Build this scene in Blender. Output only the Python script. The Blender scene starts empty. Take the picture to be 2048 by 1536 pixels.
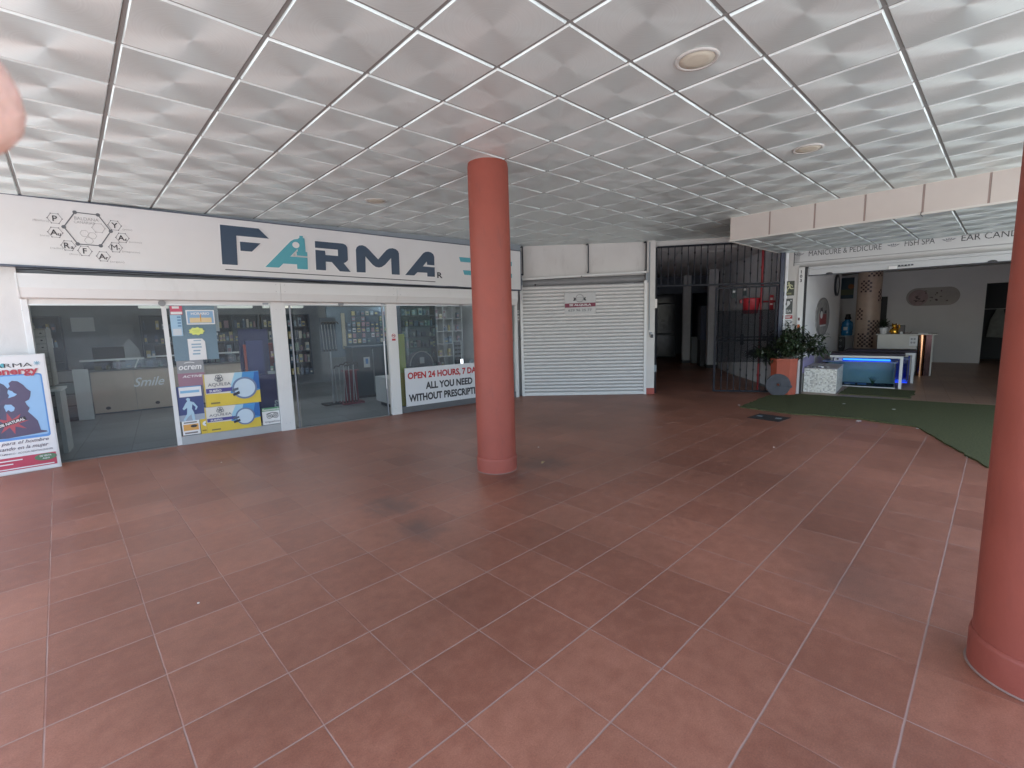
import bpy, bmesh, math, random
from mathutils import Vector, Matrix
random.seed(7)
SC = bpy.context.scene
COL = SC.collection
R = math.radians

# ------------------------------------------------------------------ camera
cam_d = bpy.data.cameras.new('camera'); cam = bpy.data.objects.new('camera', cam_d); COL.objects.link(cam)
_r = Vector((0.999627, -0.003512, -0.027086)); _d = Vector((-0.027313, -0.128548, -0.991327)); _f = Vector((0, 0.991697, -0.128596))
cam.matrix_world = Matrix(((_r.x, -_d.x, -_f.x, 0), (_r.y, -_d.y, -_f.y, 0), (_r.z, -_d.z, -_f.z, 1.6), (0, 0, 0, 1)))
cam_d.sensor_width = 36; cam_d.lens = 16.454; cam_d.clip_start = 0.01; cam_d.clip_end = 3000
cam_d.dof.use_dof = True; cam_d.dof.focus_distance = 6.0; cam_d.dof.aperture_fstop = 16.0   # a real 1 mm phone aperture
SC.camera = cam
# ------------------------------------------------------------------ sky, sun, exposure
SUN_EL, SUN_AZ = 74.0, 224.0        # azimuth clockwise from +Y; sun is behind and to the left of the camera
w = bpy.data.worlds.new('World'); SC.world = w; w.use_nodes = True
nt = w.node_tree; bg = nt.nodes['Background']
sky = nt.nodes.new('ShaderNodeTexSky'); sky.sky_type = 'NISHITA'; sky.sun_disc = False
sky.sun_elevation = R(SUN_EL); sky.sun_rotation = R(SUN_AZ); sky.air_density = 1.0; sky.dust_density = 2.2
nt.links.new(sky.outputs[0], bg.inputs[0]); bg.inputs[1].default_value = 0.15
sl = bpy.data.lights.new('sun', 'SUN'); sl.energy = 2.6; sl.angle = R(0.5); sl.color = (1.0, 0.975, 0.93)
so = bpy.data.objects.new('sun', sl); COL.objects.link(so)
sd = Vector((math.sin(R(SUN_AZ)) * math.cos(R(SUN_EL)), math.cos(R(SUN_AZ)) * math.cos(R(SUN_EL)), math.sin(R(SUN_EL))))
so.rotation_euler = sd.to_track_quat('Z', 'Y').to_euler()
SC.view_settings.view_transform = 'Standard'; SC.view_settings.look = 'None'
SC.view_settings.exposure = 2.42; SC.view_settings.gamma = 1.0
SC.render.engine = 'CYCLES'
SC.cycles.max_bounces = 12; SC.cycles.diffuse_bounces = 7; SC.cycles.transparent_max_bounces = 16; SC.cycles.glossy_bounces = 5
SC.cycles.use_denoising = True; SC.cycles.use_guiding = True; SC.cycles.guiding_training_samples = 64; SC.cycles.sample_clamp_indirect = 6.0; SC.cycles.caustics_reflective = False

# ------------------------------------------------------------------ materials
def lin(h):
    if not isinstance(h, str): return h
    v = [int(h[i:i + 2], 16) / 255 for i in (0, 2, 4)]
    return tuple(c / 12.92 if c <= .04045 else ((c + .055) / 1.055) ** 2.4 for c in v)
MATS = {}
def mat(name, color, rough=.55, metal=0., var=.06, scale=6., bump=0., bscale=60., emit=0., spec=.5, coat=0.):
    if name in MATS: return MATS[name]
    m = bpy.data.materials.new(name); m.use_nodes = True; n = m.node_tree.nodes; l = m.node_tree.links
    b = n['Principled BSDF']; c = lin(color)
    tc = n.new('ShaderNodeTexCoord'); nz = n.new('ShaderNodeTexNoise'); nz.inputs['Scale'].default_value = scale
    nz.inputs['Detail'].default_value = 6; nz.inputs['Roughness'].default_value = .6
    l.new(tc.outputs['Object'], nz.inputs['Vector'])
    mp = n.new('ShaderNodeMapRange'); mp.inputs[1].default_value = .3; mp.inputs[2].default_value = .7
    mp.inputs[3].default_value = 1 - var; mp.inputs[4].default_value = 1 + var * .6
    l.new(nz.outputs[0], mp.inputs[0])
    mx = n.new('ShaderNodeVectorMath'); mx.operation = 'SCALE'; mx.inputs[0].default_value = c
    l.new(mp.outputs[0], mx.inputs['Scale']); l.new(mx.outputs[0], b.inputs['Base Color'])
    b.inputs['Metallic'].default_value = metal; b.inputs['Specular IOR Level'].default_value = spec
    b.inputs['Coat Weight'].default_value = coat
    mr = n.new('ShaderNodeMapRange'); mr.inputs[3].default_value = max(.03, rough - .07); mr.inputs[4].default_value = min(1, rough + .09)
    l.new(nz.outputs[0], mr.inputs[0]); l.new(mr.outputs[0], b.inputs['Roughness'])
    if bump:
        n2 = n.new('ShaderNodeTexNoise'); n2.inputs['Scale'].default_value = bscale; n2.inputs['Detail'].default_value = 4
        l.new(tc.outputs['Object'], n2.inputs['Vector'])
        bp = n.new('ShaderNodeBump'); bp.inputs['Strength'].default_value = bump; bp.inputs['Distance'].default_value = .01
        l.new(n2.outputs[0], bp.inputs['Height']); l.new(bp.outputs[0], b.inputs['Normal'])
    if emit:
        b.inputs['Emission Color'].default_value = (*c, 1); b.inputs['Emission Strength'].default_value = emit
    MATS[name] = m; return m
def glass(name, tint=(.86, .9, .92), rough=.02, opac=0.):
    if name in MATS: return MATS[name]
    m = bpy.data.materials.new(name); m.use_nodes = True; n = m.node_tree.nodes; l = m.node_tree.links
    n.remove(n['Principled BSDF']); out = n['Material Output']
    tr = n.new('ShaderNodeBsdfTransparent'); tr.inputs[0].default_value = (*tint, 1)
    gl = n.new('ShaderNodeBsdfGlossy'); gl.inputs['Roughness'].default_value = rough
    fr = n.new('ShaderNodeFresnel'); fr.inputs[0].default_value = 1.5 if opac == 0 else 1.2
    mx = n.new('ShaderNodeMixShader'); l.new(fr.outputs[0], mx.inputs[0]); l.new(tr.outputs[0], mx.inputs[1]); l.new(gl.outputs[0], mx.inputs[2])
    if opac:      # an even pale film that puts a hazy veil into the pane
        df = n.new('ShaderNodeBsdfDiffuse'); df.inputs[0].default_value = (.5, .52, .55, 1)
        m2 = n.new('ShaderNodeMixShader'); m2.inputs[0].default_value = opac
        l.new(mx.outputs[0], m2.inputs[1]); l.new(df.outputs[0], m2.inputs[2]); l.new(m2.outputs[0], out.inputs[0])
    else: l.new(mx.outputs[0], out.inputs[0])
    MATS[name] = m; return m

# ------------------------------------------------------------------ mesh building
class MB:
    def __init__(s): s.v = []; s.f = []; s.sm = []
    def add(s, vs, fs, smooth=False):
        k = len(s.v); s.v += [tuple(p) for p in vs]; s.f += [[i + k for i in f] for f in fs]; s.sm += [smooth] * len(fs); return s
    def box(s, x0, x1, y0, y1, z0, z1, c=0.):
        if x0 > x1: x0, x1 = x1, x0
        if y0 > y1: y0, y1 = y1, y0
        if z0 > z1: z0, z1 = z1, z0
        c = min(c, (x1 - x0) * .45, (y1 - y0) * .45, (z1 - z0) * .45)
        if c <= 0:
            vs = [(x, y, z) for z in (z0, z1) for y in (y0, y1) for x in (x0, x1)]
            return s.add(vs, [(0, 2, 3, 1), (4, 5, 7, 6), (0, 1, 5, 4), (2, 6, 7, 3), (0, 4, 6, 2), (1, 3, 7, 5)])
        bm = bmesh.new(); bmesh.ops.create_cube(bm, size=1)
        for v in bm.verts: v.co = ((x0 + x1) / 2 + v.co.x * (x1 - x0), (y0 + y1) / 2 + v.co.y * (y1 - y0), (z0 + z1) / 2 + v.co.z * (z1 - z0))
        bmesh.ops.bevel(bm, geom=bm.edges[:], offset=c, segments=2, affect='EDGES', profile=.5)
        return s.bm(bm)
    def bm(s, bm, smooth=False):
        bm.verts.index_update(); s.add([v.co[:] for v in bm.verts], [[v.index for v in f.verts] for f in bm.faces], smooth); bm.free(); return s
    def cyl(s, p0, p1, r0, r1=None, n=16, smooth=True, caps=True):
        r1 = r0 if r1 is None else r1; p0 = Vector(p0); p1 = Vector(p1); d = (p1 - p0).normalized()
        a = d.orthogonal().normalized(); b = d.cross(a); vs = []
        for p, r in ((p0, r0), (p1, r1)):
            for i in range(n):
                t = 2 * math.pi * i / n; vs.append(p + a * r * math.cos(t) + b * r * math.sin(t))
        s.add(vs, [(i, (i + 1) % n, n + (i + 1) % n, n + i) for i in range(n)], smooth)
        if caps: s.add(vs, [list(range(n))[::-1], list(range(n, 2 * n))])
        return s
    def tube(s, pts, r, n=8):
        for a, b in zip(pts[:-1], pts[1:]): s.cyl(a, b, r, n=n)
        return s
    def lathe(s, prof, c=(0, 0, 0), n=28, caps=True, sx=1, sy=1):
        vs = [(c[0] + r * sx * math.cos(2 * math.pi * i / n), c[1] + r * sy * math.sin(2 * math.pi * i / n), c[2] + z) for r, z in prof for i in range(n)]
        fs = [(k * n + i, k * n + (i + 1) % n, (k + 1) * n + (i + 1) % n, (k + 1) * n + i) for k in range(len(prof) - 1) for i in range(n)]
        s.add(vs, fs, True)
        if caps: s.add(vs, [list(range(n))[::-1], list(range((len(prof) - 1) * n, len(prof) * n))])
        return s
    def prism(s, poly, y0, y1):           # polygon in the x-z plane, extruded along y
        a = sum(poly[i][0] * poly[(i + 1) % len(poly)][1] - poly[(i + 1) % len(poly)][0] * poly[i][1] for i in range(len(poly)))
        if a < 0: poly = poly[::-1]
        n = len(poly); vs = [(x, y0, z) for x, z in poly] + [(x, y1, z) for x, z in poly]
        return s.add(vs, [list(range(n)), list(range(n, 2 * n))[::-1]] + [(i, n + i, n + (i + 1) % n, (i + 1) % n) for i in range(n)])
    def slab(s, poly, z0, z1):            # polygon in the x-y plane, extruded along z
        a = sum(poly[i][0] * poly[(i + 1) % len(poly)][1] - poly[(i + 1) % len(poly)][0] * poly[i][1] for i in range(len(poly)))
        if a < 0: poly = poly[::-1]
        n = len(poly); vs = [(x, y, z0) for x, y in poly] + [(x, y, z1) for x, y in poly]
        return s.add(vs, [list(range(n))[::-1], list(range(n, 2 * n))] + [(i, (i + 1) % n, n + (i + 1) % n, n + i) for i in range(n)])
    def oval(s, cx, cz, rx, rz, y0, y1, n=32): return s.prism([(cx + rx * math.cos(2 * math.pi * i / n), cz + rz * math.sin(2 * math.pi * i / n)) for i in range(n)], y0, y1)
    def ring(s, cx, cz, ro, ri, y0, y1, n=32, k=1.):
        vs = []
        for r, y in ((ro, y0), (ri, y0), (ri, y1), (ro, y1)):
            vs += [(cx + r * k * math.cos(2 * math.pi * i / n), y, cz + r * math.sin(2 * math.pi * i / n)) for i in range(n)]
        return s.add(vs, [(a * n + i, a * n + (i + 1) % n, ((a + 1) % 4) * n + (i + 1) % n, ((a + 1) % 4) * n + i) for a in range(4) for i in range(n)])
    def line(s, p, q, wd, y0, y1):        # a straight stroke in the x-z plane
        dx, dz = q[0] - p[0], q[1] - p[1]; L = math.hypot(dx, dz) or 1; nx, nz = -dz / L * wd / 2, dx / L * wd / 2
        return s.prism([(p[0] + nx, p[1] + nz), (p[0] - nx, p[1] - nz), (q[0] - nx, q[1] - nz), (q[0] + nx, q[1] + nz)], y0, y1)
    def build(s, name, m, parent=None, label=None):
        me = bpy.data.meshes.new(name); off = OFF.get(parent.name, Vector()) if parent else Vector()
        me.from_pydata([Vector(p) - off for p in s.v], [], s.f); me.polygons.foreach_set('use_smooth', s.sm)
        me.materials.append(m); me.update()
        b = bmesh.new(); b.from_mesh(me); bmesh.ops.recalc_face_normals(b, faces=b.faces[:]); b.to_mesh(me); b.free()
        o = bpy.data.objects.new(name, me); COL.objects.link(o)
        if parent: o.parent = parent; OFF[o.name] = off
        if label: o['label'] = label
        return o
OFF = {}
def frame(x, y, ang, tilt=0.): return Matrix.Translation((x, y, 0)) @ Matrix.Rotation(R(ang), 4, 'Z') @ Matrix.Rotation(tilt, 4, 'Y')
WORLD = Matrix()
FA = frame(0.113, 10.13, 36.5)                      # pharmacy front: x along the wall, y into the shop
_p = FA @ Vector((-7.43, -.15, 0)); FS = frame(_p.x, _p.y, 36.5, .0188)   # the sign board hangs a little out of level
FG = frame(0.236, 10.225, -4)                       # closed roller shutter
FH = frame(3.087, 10.147, -13)                      # iron gate
FP = frame(5.88, 9.49, -40)                         # spa front
def thing(name, label, cat, fr=WORLD, at=(0, 0, 0), rot=None, group=None, kind=None):
    o = bpy.data.objects.new(name, None); COL.objects.link(o); o.empty_display_size = .1
    o.matrix_world = fr @ Matrix.Translation(at) @ Matrix.Rotation(R(rot or 0), 4, 'Z')
    OFF[o.name] = Vector(at) if rot is None else Vector()
    return tag(o, label, cat, group, kind)
def tag(o, label=None, cat=None, group=None, kind=None):
    for k, v in (('label', label), ('category', cat), ('group', group), ('kind', kind)):
        if v: o[k] = v
    return o
def solo(name, label, cat, mb, m, fr=WORLD, at=(0, 0, 0), group=None, kind=None):
    mb.v = [tuple(Vector(p) - Vector(at)) for p in mb.v]
    o = mb.build(name, m); o.matrix_world = fr @ Matrix.Translation(at)
    return tag(o, label, cat, group, kind)
def copy_tree(o, mw=None, label=None):
    c = o.copy(); COL.objects.link(c)
    if mw is not None: c.matrix_world = mw
    if label: c['label'] = label
    for ch in o.children:
        k = ch.copy(); COL.objects.link(k); k.parent = c
        for g in ch.children: h = g.copy(); COL.objects.link(h); h.parent = k
    return c
def struct(name, mb, m, fr=WORLD):
    o = mb.build(name, m); o.matrix_world = fr; o['kind'] = 'structure'; return o
def text(parent, s, x, z, h, m, y, wd=None, shear=0., bold=0., align='c', name='lettering', th=.002, rot=0.):
    """lettering facing -y; x,z is the centre (or the left end), h the height of the letters, wd the width"""
    cu = bpy.data.curves.new('t', 'FONT'); cu.body = s; cu.shear = shear; cu.offset = bold; cu.resolution_u = 3; cu.align_x = 'CENTER'
    to = bpy.data.objects.new('t', cu); COL.objects.link(to)
    dg = bpy.context.evaluated_depsgraph_get(); me = bpy.data.meshes.new_from_object(to.evaluated_get(dg))
    bpy.data.objects.remove(to); bpy.data.curves.remove(cu)
    vs = [v.co.copy() for v in me.vertices]; fs = [list(p.vertices) for p in me.polygons]; bpy.data.meshes.remove(me)
    if not vs: return
    x0, x1 = min(v.x for v in vs), max(v.x for v in vs); y0, y1 = min(v.y for v in vs), max(v.y for v in vs)
    base = 0 if y0 < 0 and s[0] not in '(' else y0
    k = h / (y1 - y0); kx = wd / (x1 - x0) if wd else k
    ox = {'c': (x0 + x1) / 2, 'l': x0, 'r': x1}[align]; oy = (y0 + y1) / 2
    c, sn = math.cos(rot), math.sin(rot); out = []
    for v in vs:
        a, b = (v.x - ox) * kx, (v.y - oy) * k; out.append((x + a * c - b * sn, z + a * sn + b * c))
    mb = MB(); mb.add([(a, y, b) for a, b in out], fs)
    o = mb.build(name, m, parent); return o

# ------------------------------------------------------------------ shared materials
M_white = mat('white_paint', 'd6d6d2', .55, var=.03, scale=1.5, bump=.05)
M_alu = mat('white_aluminium', 'd8d8d5', .4, var=.025, scale=1.2)
M_wallw = mat('white_plaster', 'd0cdc8', .8, var=.06, scale=1.6, bump=.12, bscale=90)
M_red = mat('red_oxide_paint', (.275, .062, .040), .6, var=.10, scale=3.5, bump=.10, bscale=60)
def scuff(m, amount, tint, sc=(2.2, 2.2, .7)):      # streaky rubbed marks and chips of their own shape
    n = m.node_tree.nodes; l = m.node_tree.links; b = n['Principled BSDF']; src = b.inputs['Base Color'].links[0].from_socket
    tc = n.new('ShaderNodeTexCoord'); mp = n.new('ShaderNodeMapping'); mp.inputs['Scale'].default_value = sc; l.new(tc.outputs['Object'], mp.inputs[0])
    nz = n.new('ShaderNodeTexNoise'); nz.inputs['Scale'].default_value = 3.2; nz.inputs['Detail'].default_value = 9; nz.inputs['Roughness'].default_value = .72; l.new(mp.outputs[0], nz.inputs['Vector'])
    mr = n.new('ShaderNodeMapRange'); mr.inputs[1].default_value = .56; mr.inputs[2].default_value = .74; mr.inputs[3].default_value = 0; mr.inputs[4].default_value = amount; l.new(nz.outputs[0], mr.inputs[0])
    mx = n.new('ShaderNodeMix'); mx.data_type = 'RGBA'; l.new(mr.outputs[0], mx.inputs[0]); l.new(src, mx.inputs[6]); mx.inputs[7].default_value = (*tint, 1); l.new(mx.outputs[2], b.inputs['Base Color'])
scuff(M_red, .7, (.17, .05, .038))
M_redd = mat('red_baseboard', (.36, .07, .05), .5, var=.08)
M_dark = mat('dark_metal', (.022, .024, .032), .45, var=.2)
M_black = mat('black_plastic', (.012, .012, .014), .5, var=.1)
M_steel = mat('steel', (.5, .5, .5), .35, .9, var=.1)
scuff(M_wallw, .35, (.36, .34, .31)); scuff(M_alu, .22, (.42, .41, .38), (1.2, 1.2, .5))
M_grey = mat('grey_trim', '8f979c', .5, var=.06)
M_navy = mat('navy_vinyl', (.028, .055, .095), .4, var=.03)
M_teal = mat('teal_vinyl', (.085, .36, .42), .4, var=.03)
M_ink = mat('dark_ink', (.03, .03, .035), .5, var=.02)
M_inkg = mat('grey_ink', (.17, .17, .18), .5, var=.02)
M_inkl = mat('pale_grey_ink', (.38, .38, .38), .5, var=.02)
M_redv = mat('red_vinyl', (.42, .012, .02), .4, var=.03)
M_paper = mat('white_paper', 'e0e0de', .6, var=.02)
M_glass = glass('shop_glass', (.80, .84, .86), opac=.042)
M_glass2 = glass('tank_glass', (.75, .86, .87))
# ------------------------------------------------------------------ tiled floor and spun-metal ceiling materials
def nodes(m):
    n = m.node_tree.nodes; l = m.node_tree.links
    def mk(t, op=None, ins=(), **kw):
        k = n.new(t)
        if op: k.operation = op
        for i, v in enumerate(ins):
            if v is None: continue
            if hasattr(v, 'is_output'): l.new(v, k.inputs[i])
            else: k.inputs[i].default_value = v
        for a, v in kw.items(): setattr(k, a, v)
        return k
    return n, l, mk
def tile_floor(name, size, c_a, c_b, grout, gw, rough=.42, stains_and_shade=0., gloss_var=.12):
    m = bpy.data.materials.new(name); m.use_nodes = True; n, l, mk = nodes(m); b = n['Principled BSDF']
    tc = mk('ShaderNodeTexCoord'); P = tc.outputs['Object']
    sc = mk('ShaderNodeVectorMath', 'SCALE', (P,)); sc.inputs['Scale'].default_value = 1 / size
    wob = mk('ShaderNodeTexNoise', None, (P,)); wob.inputs['Scale'].default_value = 9; wob.inputs['Detail'].default_value = 5
    wv = mk('ShaderNodeVectorMath', 'MULTIPLY_ADD', (wob.outputs['Color'], (.012, .012, 0), sc.outputs[0]))
    fl = mk('ShaderNodeVectorMath', 'FLOOR', (wv.outputs[0],)); fr = mk('ShaderNodeVectorMath', 'FRACTION', (wv.outputs[0],))
    ce = mk('ShaderNodeVectorMath', 'SUBTRACT', (fr.outputs[0], (.5, .5, .5))); ab = mk('ShaderNodeVectorMath', 'ABSOLUTE', (ce.outputs[0],))
    sx = mk('ShaderNodeSeparateXYZ', None, (ab.outputs[0],))
    ex = mk('ShaderNodeMapRange', None, (sx.outputs[0],)); ey = mk('ShaderNodeMapRange', None, (sx.outputs[1],))
    for e, g in ((ex, gw * .75), (ey, gw)):
        e.inputs[1].default_value = .5 - g; e.inputs[2].default_value = .5 - g * .45; e.clamp = True
    br = mk('ShaderNodeTexNoise', None, (P,)); br.inputs['Scale'].default_value = 2.3; br.inputs['Detail'].default_value = 6
    brm = mk('ShaderNodeMapRange', None, (br.outputs[0],)); brm.inputs[1].default_value = .38; brm.inputs[2].default_value = .62; brm.inputs[3].default_value = .12; brm.inputs[4].default_value = 1
    exb = mk('ShaderNodeMath', 'MULTIPLY', (ex.outputs[0], brm.outputs[0]))
    gm = mk('ShaderNodeMath', 'MAXIMUM', (exb.outputs[0], ey.outputs[0]))
    gg = mk('ShaderNodeMath', 'MAXIMUM', (ex.outputs[0], ey.outputs[0]))
    wn = mk('ShaderNodeTexWhiteNoise', None, (fl.outputs[0],))
    # each tile gets its own offset into the mottling so that no two are alike
    off = mk('ShaderNodeVectorMath', 'MULTIPLY_ADD', (wn.outputs['Color'], (17, 17, 0), P))
    n1 = mk('ShaderNodeTexNoise', None, (off.outputs[0],)); n1.inputs['Scale'].default_value = 11; n1.inputs['Detail'].default_value = 9; n1.inputs['Roughness'].default_value = .68
    n3 = mk('ShaderNodeTexNoise', None, (P,)); n3.inputs['Scale'].default_value = .55; n3.inputs['Detail'].default_value = 5
    f1 = mk('ShaderNodeMapRange', None, (n1.outputs[0],)); f1.inputs[1].default_value = .32; f1.inputs[2].default_value = .7
    add = mk('ShaderNodeMath', 'MULTIPLY_ADD', (wn.outputs['Value'], .7, -.35)); f2 = mk('ShaderNodeMath', 'ADD', (f1.outputs[0], add.outputs[0])); f2.use_clamp = True
    cm = mk('ShaderNodeMix', data_type='RGBA'); cm.inputs[6].default_value = (*lin(c_a), 1); cm.inputs[7].default_value = (*lin(c_b), 1); l.new(f2.outputs[0], cm.inputs[0])
    dirt = mk('ShaderNodeMapRange', None, (n3.outputs[0],)); dirt.inputs[1].default_value = .35; dirt.inputs[2].default_value = .68; dirt.inputs[3].default_value = .70; dirt.inputs[4].default_value = 1.08
    last = mk('ShaderNodeVectorMath', 'SCALE', (cm.outputs[2],)); l.new(dirt.outputs[0], last.inputs['Scale'])
    speck = mk('ShaderNodeTexNoise', None, (P,)); speck.inputs['Scale'].default_value = 160; speck.inputs['Detail'].default_value = 2
    spm = mk('ShaderNodeMapRange', None, (speck.outputs[0],)); spm.inputs[1].default_value = .25; spm.inputs[2].default_value = .75; spm.inputs[3].default_value = .82; spm.inputs[4].default_value = 1.18
    last2 = mk('ShaderNodeVectorMath', 'SCALE', (last.outputs[0],)); l.new(spm.outputs[0], last2.inputs['Scale'])
    gmix = mk('ShaderNodeMix', data_type='RGBA'); l.new(last2.outputs[0], gmix.inputs[6]); gmix.inputs[7].default_value = (*lin(grout), 1)
    gs = mk('ShaderNodeMath', 'MULTIPLY', (gm.outputs[0], .85)); l.new(gs.outputs[0], gmix.inputs[0]); col = gmix.outputs[2]
    for (sx0, sy0, rad, st) in (stains_and_shade or ()):     # grey scuffs and painted shade, each with its own place
        dv = mk('ShaderNodeVectorMath', 'DISTANCE', (P, (sx0, sy0, 0)))
        dn = mk('ShaderNodeTexNoise', None, (P,)); dn.inputs['Scale'].default_value = 5; dn.inputs['Detail'].default_value = 5
        dd = mk('ShaderNodeMath', 'MULTIPLY_ADD', (dn.outputs[0], rad * 1.1, dv.outputs['Value']))
        mr = mk('ShaderNodeMapRange', None, (dd.outputs[0],)); mr.inputs[1].default_value = rad * .55; mr.inputs[2].default_value = rad * 1.5; mr.inputs[3].default_value = st; mr.inputs[4].default_value = 0
        mr.interpolation_type = 'SMOOTHSTEP'
        k = mk('ShaderNodeMix', data_type='RGBA'); l.new(mr.outputs[0], k.inputs[0]); l.new(col, k.inputs[6]); k.inputs[7].default_value = (.055, .047, .045, 1); col = k.outputs[2]
    l.new(col, b.inputs['Base Color'])
    rr = mk('ShaderNodeMapRange', None, (n1.outputs[0],)); rr.inputs[3].default_value = rough - gloss_var; rr.inputs[4].default_value = rough + gloss_var
    rg = mk('ShaderNodeMath', 'MULTIPLY_ADD', (gg.outputs[0], .3, rr.outputs[0])); l.new(rg.outputs[0], b.inputs['Roughness'])
    hb = mk('ShaderNodeMath', 'MULTIPLY_ADD', (gg.outputs[0], -1., 0.)); hb2 = mk('ShaderNodeMath', 'MULTIPLY_ADD', (n1.outputs[0], .35, hb.outputs[0]))
    bp = mk('ShaderNodeBump'); bp.inputs['Strength'].default_value = .35; bp.inputs['Distance'].default_value = .003; l.new(hb2.outputs[0], bp.inputs['Height']); l.new(bp.outputs[0], b.inputs['Normal'])
    # slightly warped tiles break up the reflections
    return m
def ceiling_tile(name):
    """painted steel lay-in tiles brushed in circles: the grooves run round the centre of each 60 cm tile"""
    m = bpy.data.materials.new(name); m.use_nodes = True; n, l, mk = nodes(m); b = n['Principled BSDF']
    tc = mk('ShaderNodeTexCoord'); P = tc.outputs['Object']
    sc = mk('ShaderNodeVectorMath', 'SCALE', (P,)); sc.inputs['Scale'].default_value = 1 / .6
    fl = mk('ShaderNodeVectorMath', 'FLOOR', (sc.outputs[0],)); fr = mk('ShaderNodeVectorMath', 'FRACTION', (sc.outputs[0],))
    ce = mk('ShaderNodeVectorMath', 'SUBTRACT', (fr.outputs[0], (.5, .5, .5))); xy = mk('ShaderNodeSeparateXYZ', None, (ce.outputs[0],))
    ny = mk('ShaderNodeMath', 'MULTIPLY', (xy.outputs[1], -1.)); tg = mk('ShaderNodeCombineXYZ', None, (ny.outputs[0], xy.outputs[0], 0.))
    vt = mk('ShaderNodeVectorTransform', vector_type='VECTOR', convert_from='OBJECT', convert_to='WORLD'); l.new(tg.outputs[0], vt.inputs[0])
    nm = mk('ShaderNodeVectorMath', 'NORMALIZE', (vt.outputs[0],))
    cz = mk('ShaderNodeCombineXYZ', None, (xy.outputs[0], xy.outputs[1], 0.)); rad = mk('ShaderNodeVectorMath', 'LENGTH', (cz.outputs[0],))
    wn = mk('ShaderNodeTexWhiteNoise', None, (fl.outputs[0],))
    col = mk('ShaderNodeMapRange', None, (wn.outputs['Value'],)); col.inputs[3].default_value = .93; col.inputs[4].default_value = 1.03
    gr = mk('ShaderNodeTexNoise'); gr.noise_dimensions = '1D'; gr.inputs['Scale'].default_value = 60; gr.inputs['Detail'].default_value = 3; l.new(rad.outputs['Value'], gr.inputs['W'])
    grm = mk('ShaderNodeMapRange', None, (gr.outputs[0],)); grm.inputs[3].default_value = .95; grm.inputs[4].default_value = 1.05
    pr = mk('ShaderNodeMath', 'MULTIPLY', (col.outputs[0], grm.outputs[0]))
    dn = mk('ShaderNodeTexNoise', None, (P,)); dn.inputs['Scale'].default_value = 1.1; dn.inputs['Detail'].default_value = 6
    dm = mk('ShaderNodeMapRange', None, (dn.outputs[0],)); dm.inputs[3].default_value = .9; dm.inputs[4].default_value = 1.06
    pr2 = mk('ShaderNodeMath', 'MULTIPLY', (pr.outputs[0], dm.outputs[0]))
    vs = mk('ShaderNodeVectorMath', 'SCALE', ((.745, .822, .808),)); l.new(pr2.outputs[0], vs.inputs['Scale']); l.new(vs.outputs[0], b.inputs['Base Color'])
    b.inputs['Metallic'].default_value = CEIL_METAL; b.inputs['Roughness'].default_value = CEIL_ROUGH; b.inputs['Anisotropic'].default_value = CEIL_ANISO
    l.new(nm.outputs[0], b.inputs['Tangent'])
    return m
CEIL_METAL, CEIL_ROUGH, CEIL_ANISO = .42, .45, .9

# ------------------------------------------------------------------ ground, floors, ceiling, roof
M_ground = mat('sunlit_paving', (.41, .41, .40), .85, var=.15, scale=.8, bump=.2)
g = MB(); g.box(-400, 400, -400, 400, -.6, -.05); struct('ground', g, M_ground)
CY = 43.33; CO = (-1.349, 2.009)
CEILF = frame(CO[0], CO[1], CY)
FLOORF = frame(-.803, 1.716, 43.79)
sf = MB(); sf.box(-26, 46, -30, 40, -.3, 0)
_inv = FLOORF.inverted()
def _fl(x, y): q = _inv @ Vector((x, y, 0)); return q.x, q.y
M_floor = tile_floor('terracotta_tiles', .411, (.268, .098, .058), (.368, .150, .091), (.34, .23, .185), .0125, rough=.44,
    stains_and_shade=[(*_fl(-1.12, 4.05), .38, .62), (*_fl(-.78, 3.55), .36, .5), (*_fl(.35, 5.2), .45, .5), (*_fl(.0, 4.75), .35, .35), (*_fl(2.0, 2.6), .45, .3), (*_fl(-4.6, 6.0), .35, .3)])  # patches by the middle column put its shadow into the floor colour
fp = MB(); fp.slab([_fl(*p) for p in (*[tuple((CEILF @ Vector(q))[:2]) for q in ((-2.6, 6.6, 0), (-2.6, -3.8, 0), (18, -3.8, 0))], (8.5, 7.45), (5.9, 9.5), (5.55, 9.80), (9.2, 24), (5.0, 24), (2.9, 10.15), (.2, 10.3), (-5.9, 5.85))], -.3, 0)
struct('floor', fp, M_floor, FLOORF)

M_tile = ceiling_tile('spun_metal_tiles'); M_grid = mat('ceiling_grid_white', (.26, .275, .27), .55, var=.05, scale=2)
def ceil_field(i0, i1, j0, j1, z, keep=lambda x, y: True):
    t = MB(); ci, si = math.cos(R(CY)), math.sin(R(CY)); rnd = random.Random(3)
    for i in range(i0, i1):
        for j in range(j0, j1):
            cx, cy = (i + .5) * .6, (j + .5) * .6
            if not keep(CO[0] + cx * ci - cy * si, CO[1] + cx * si + cy * ci): continue
            g, b, dz = .010, .008, .009
            a = [(i * .6 + g, j * .6 + g), (i * .6 + .6 - g, j * .6 + g), (i * .6 + .6 - g, j * .6 + .6 - g), (i * .6 + g, j * .6 + .6 - g)]
            q = [(x + (b if x < cx else -b), y + (b if y < cy else -b)) for x, y in a]
            tx, ty, tz = rnd.gauss(0, .0018), rnd.gauss(0, .0018), rnd.gauss(0, .0008)
            zz = lambda x, y: z - dz + tz + (x - cx) * tx + (y - cy) * ty
            vs = [(x, y, z + .004) for x, y in a] + [(x, y, zz(x, y)) for x, y in q]
            t.add(vs, [(4, 5, 6, 7), (0, 1, 5, 4), (1, 2, 6, 5), (2, 3, 7, 6), (3, 0, 4, 7)])
    return t
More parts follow.
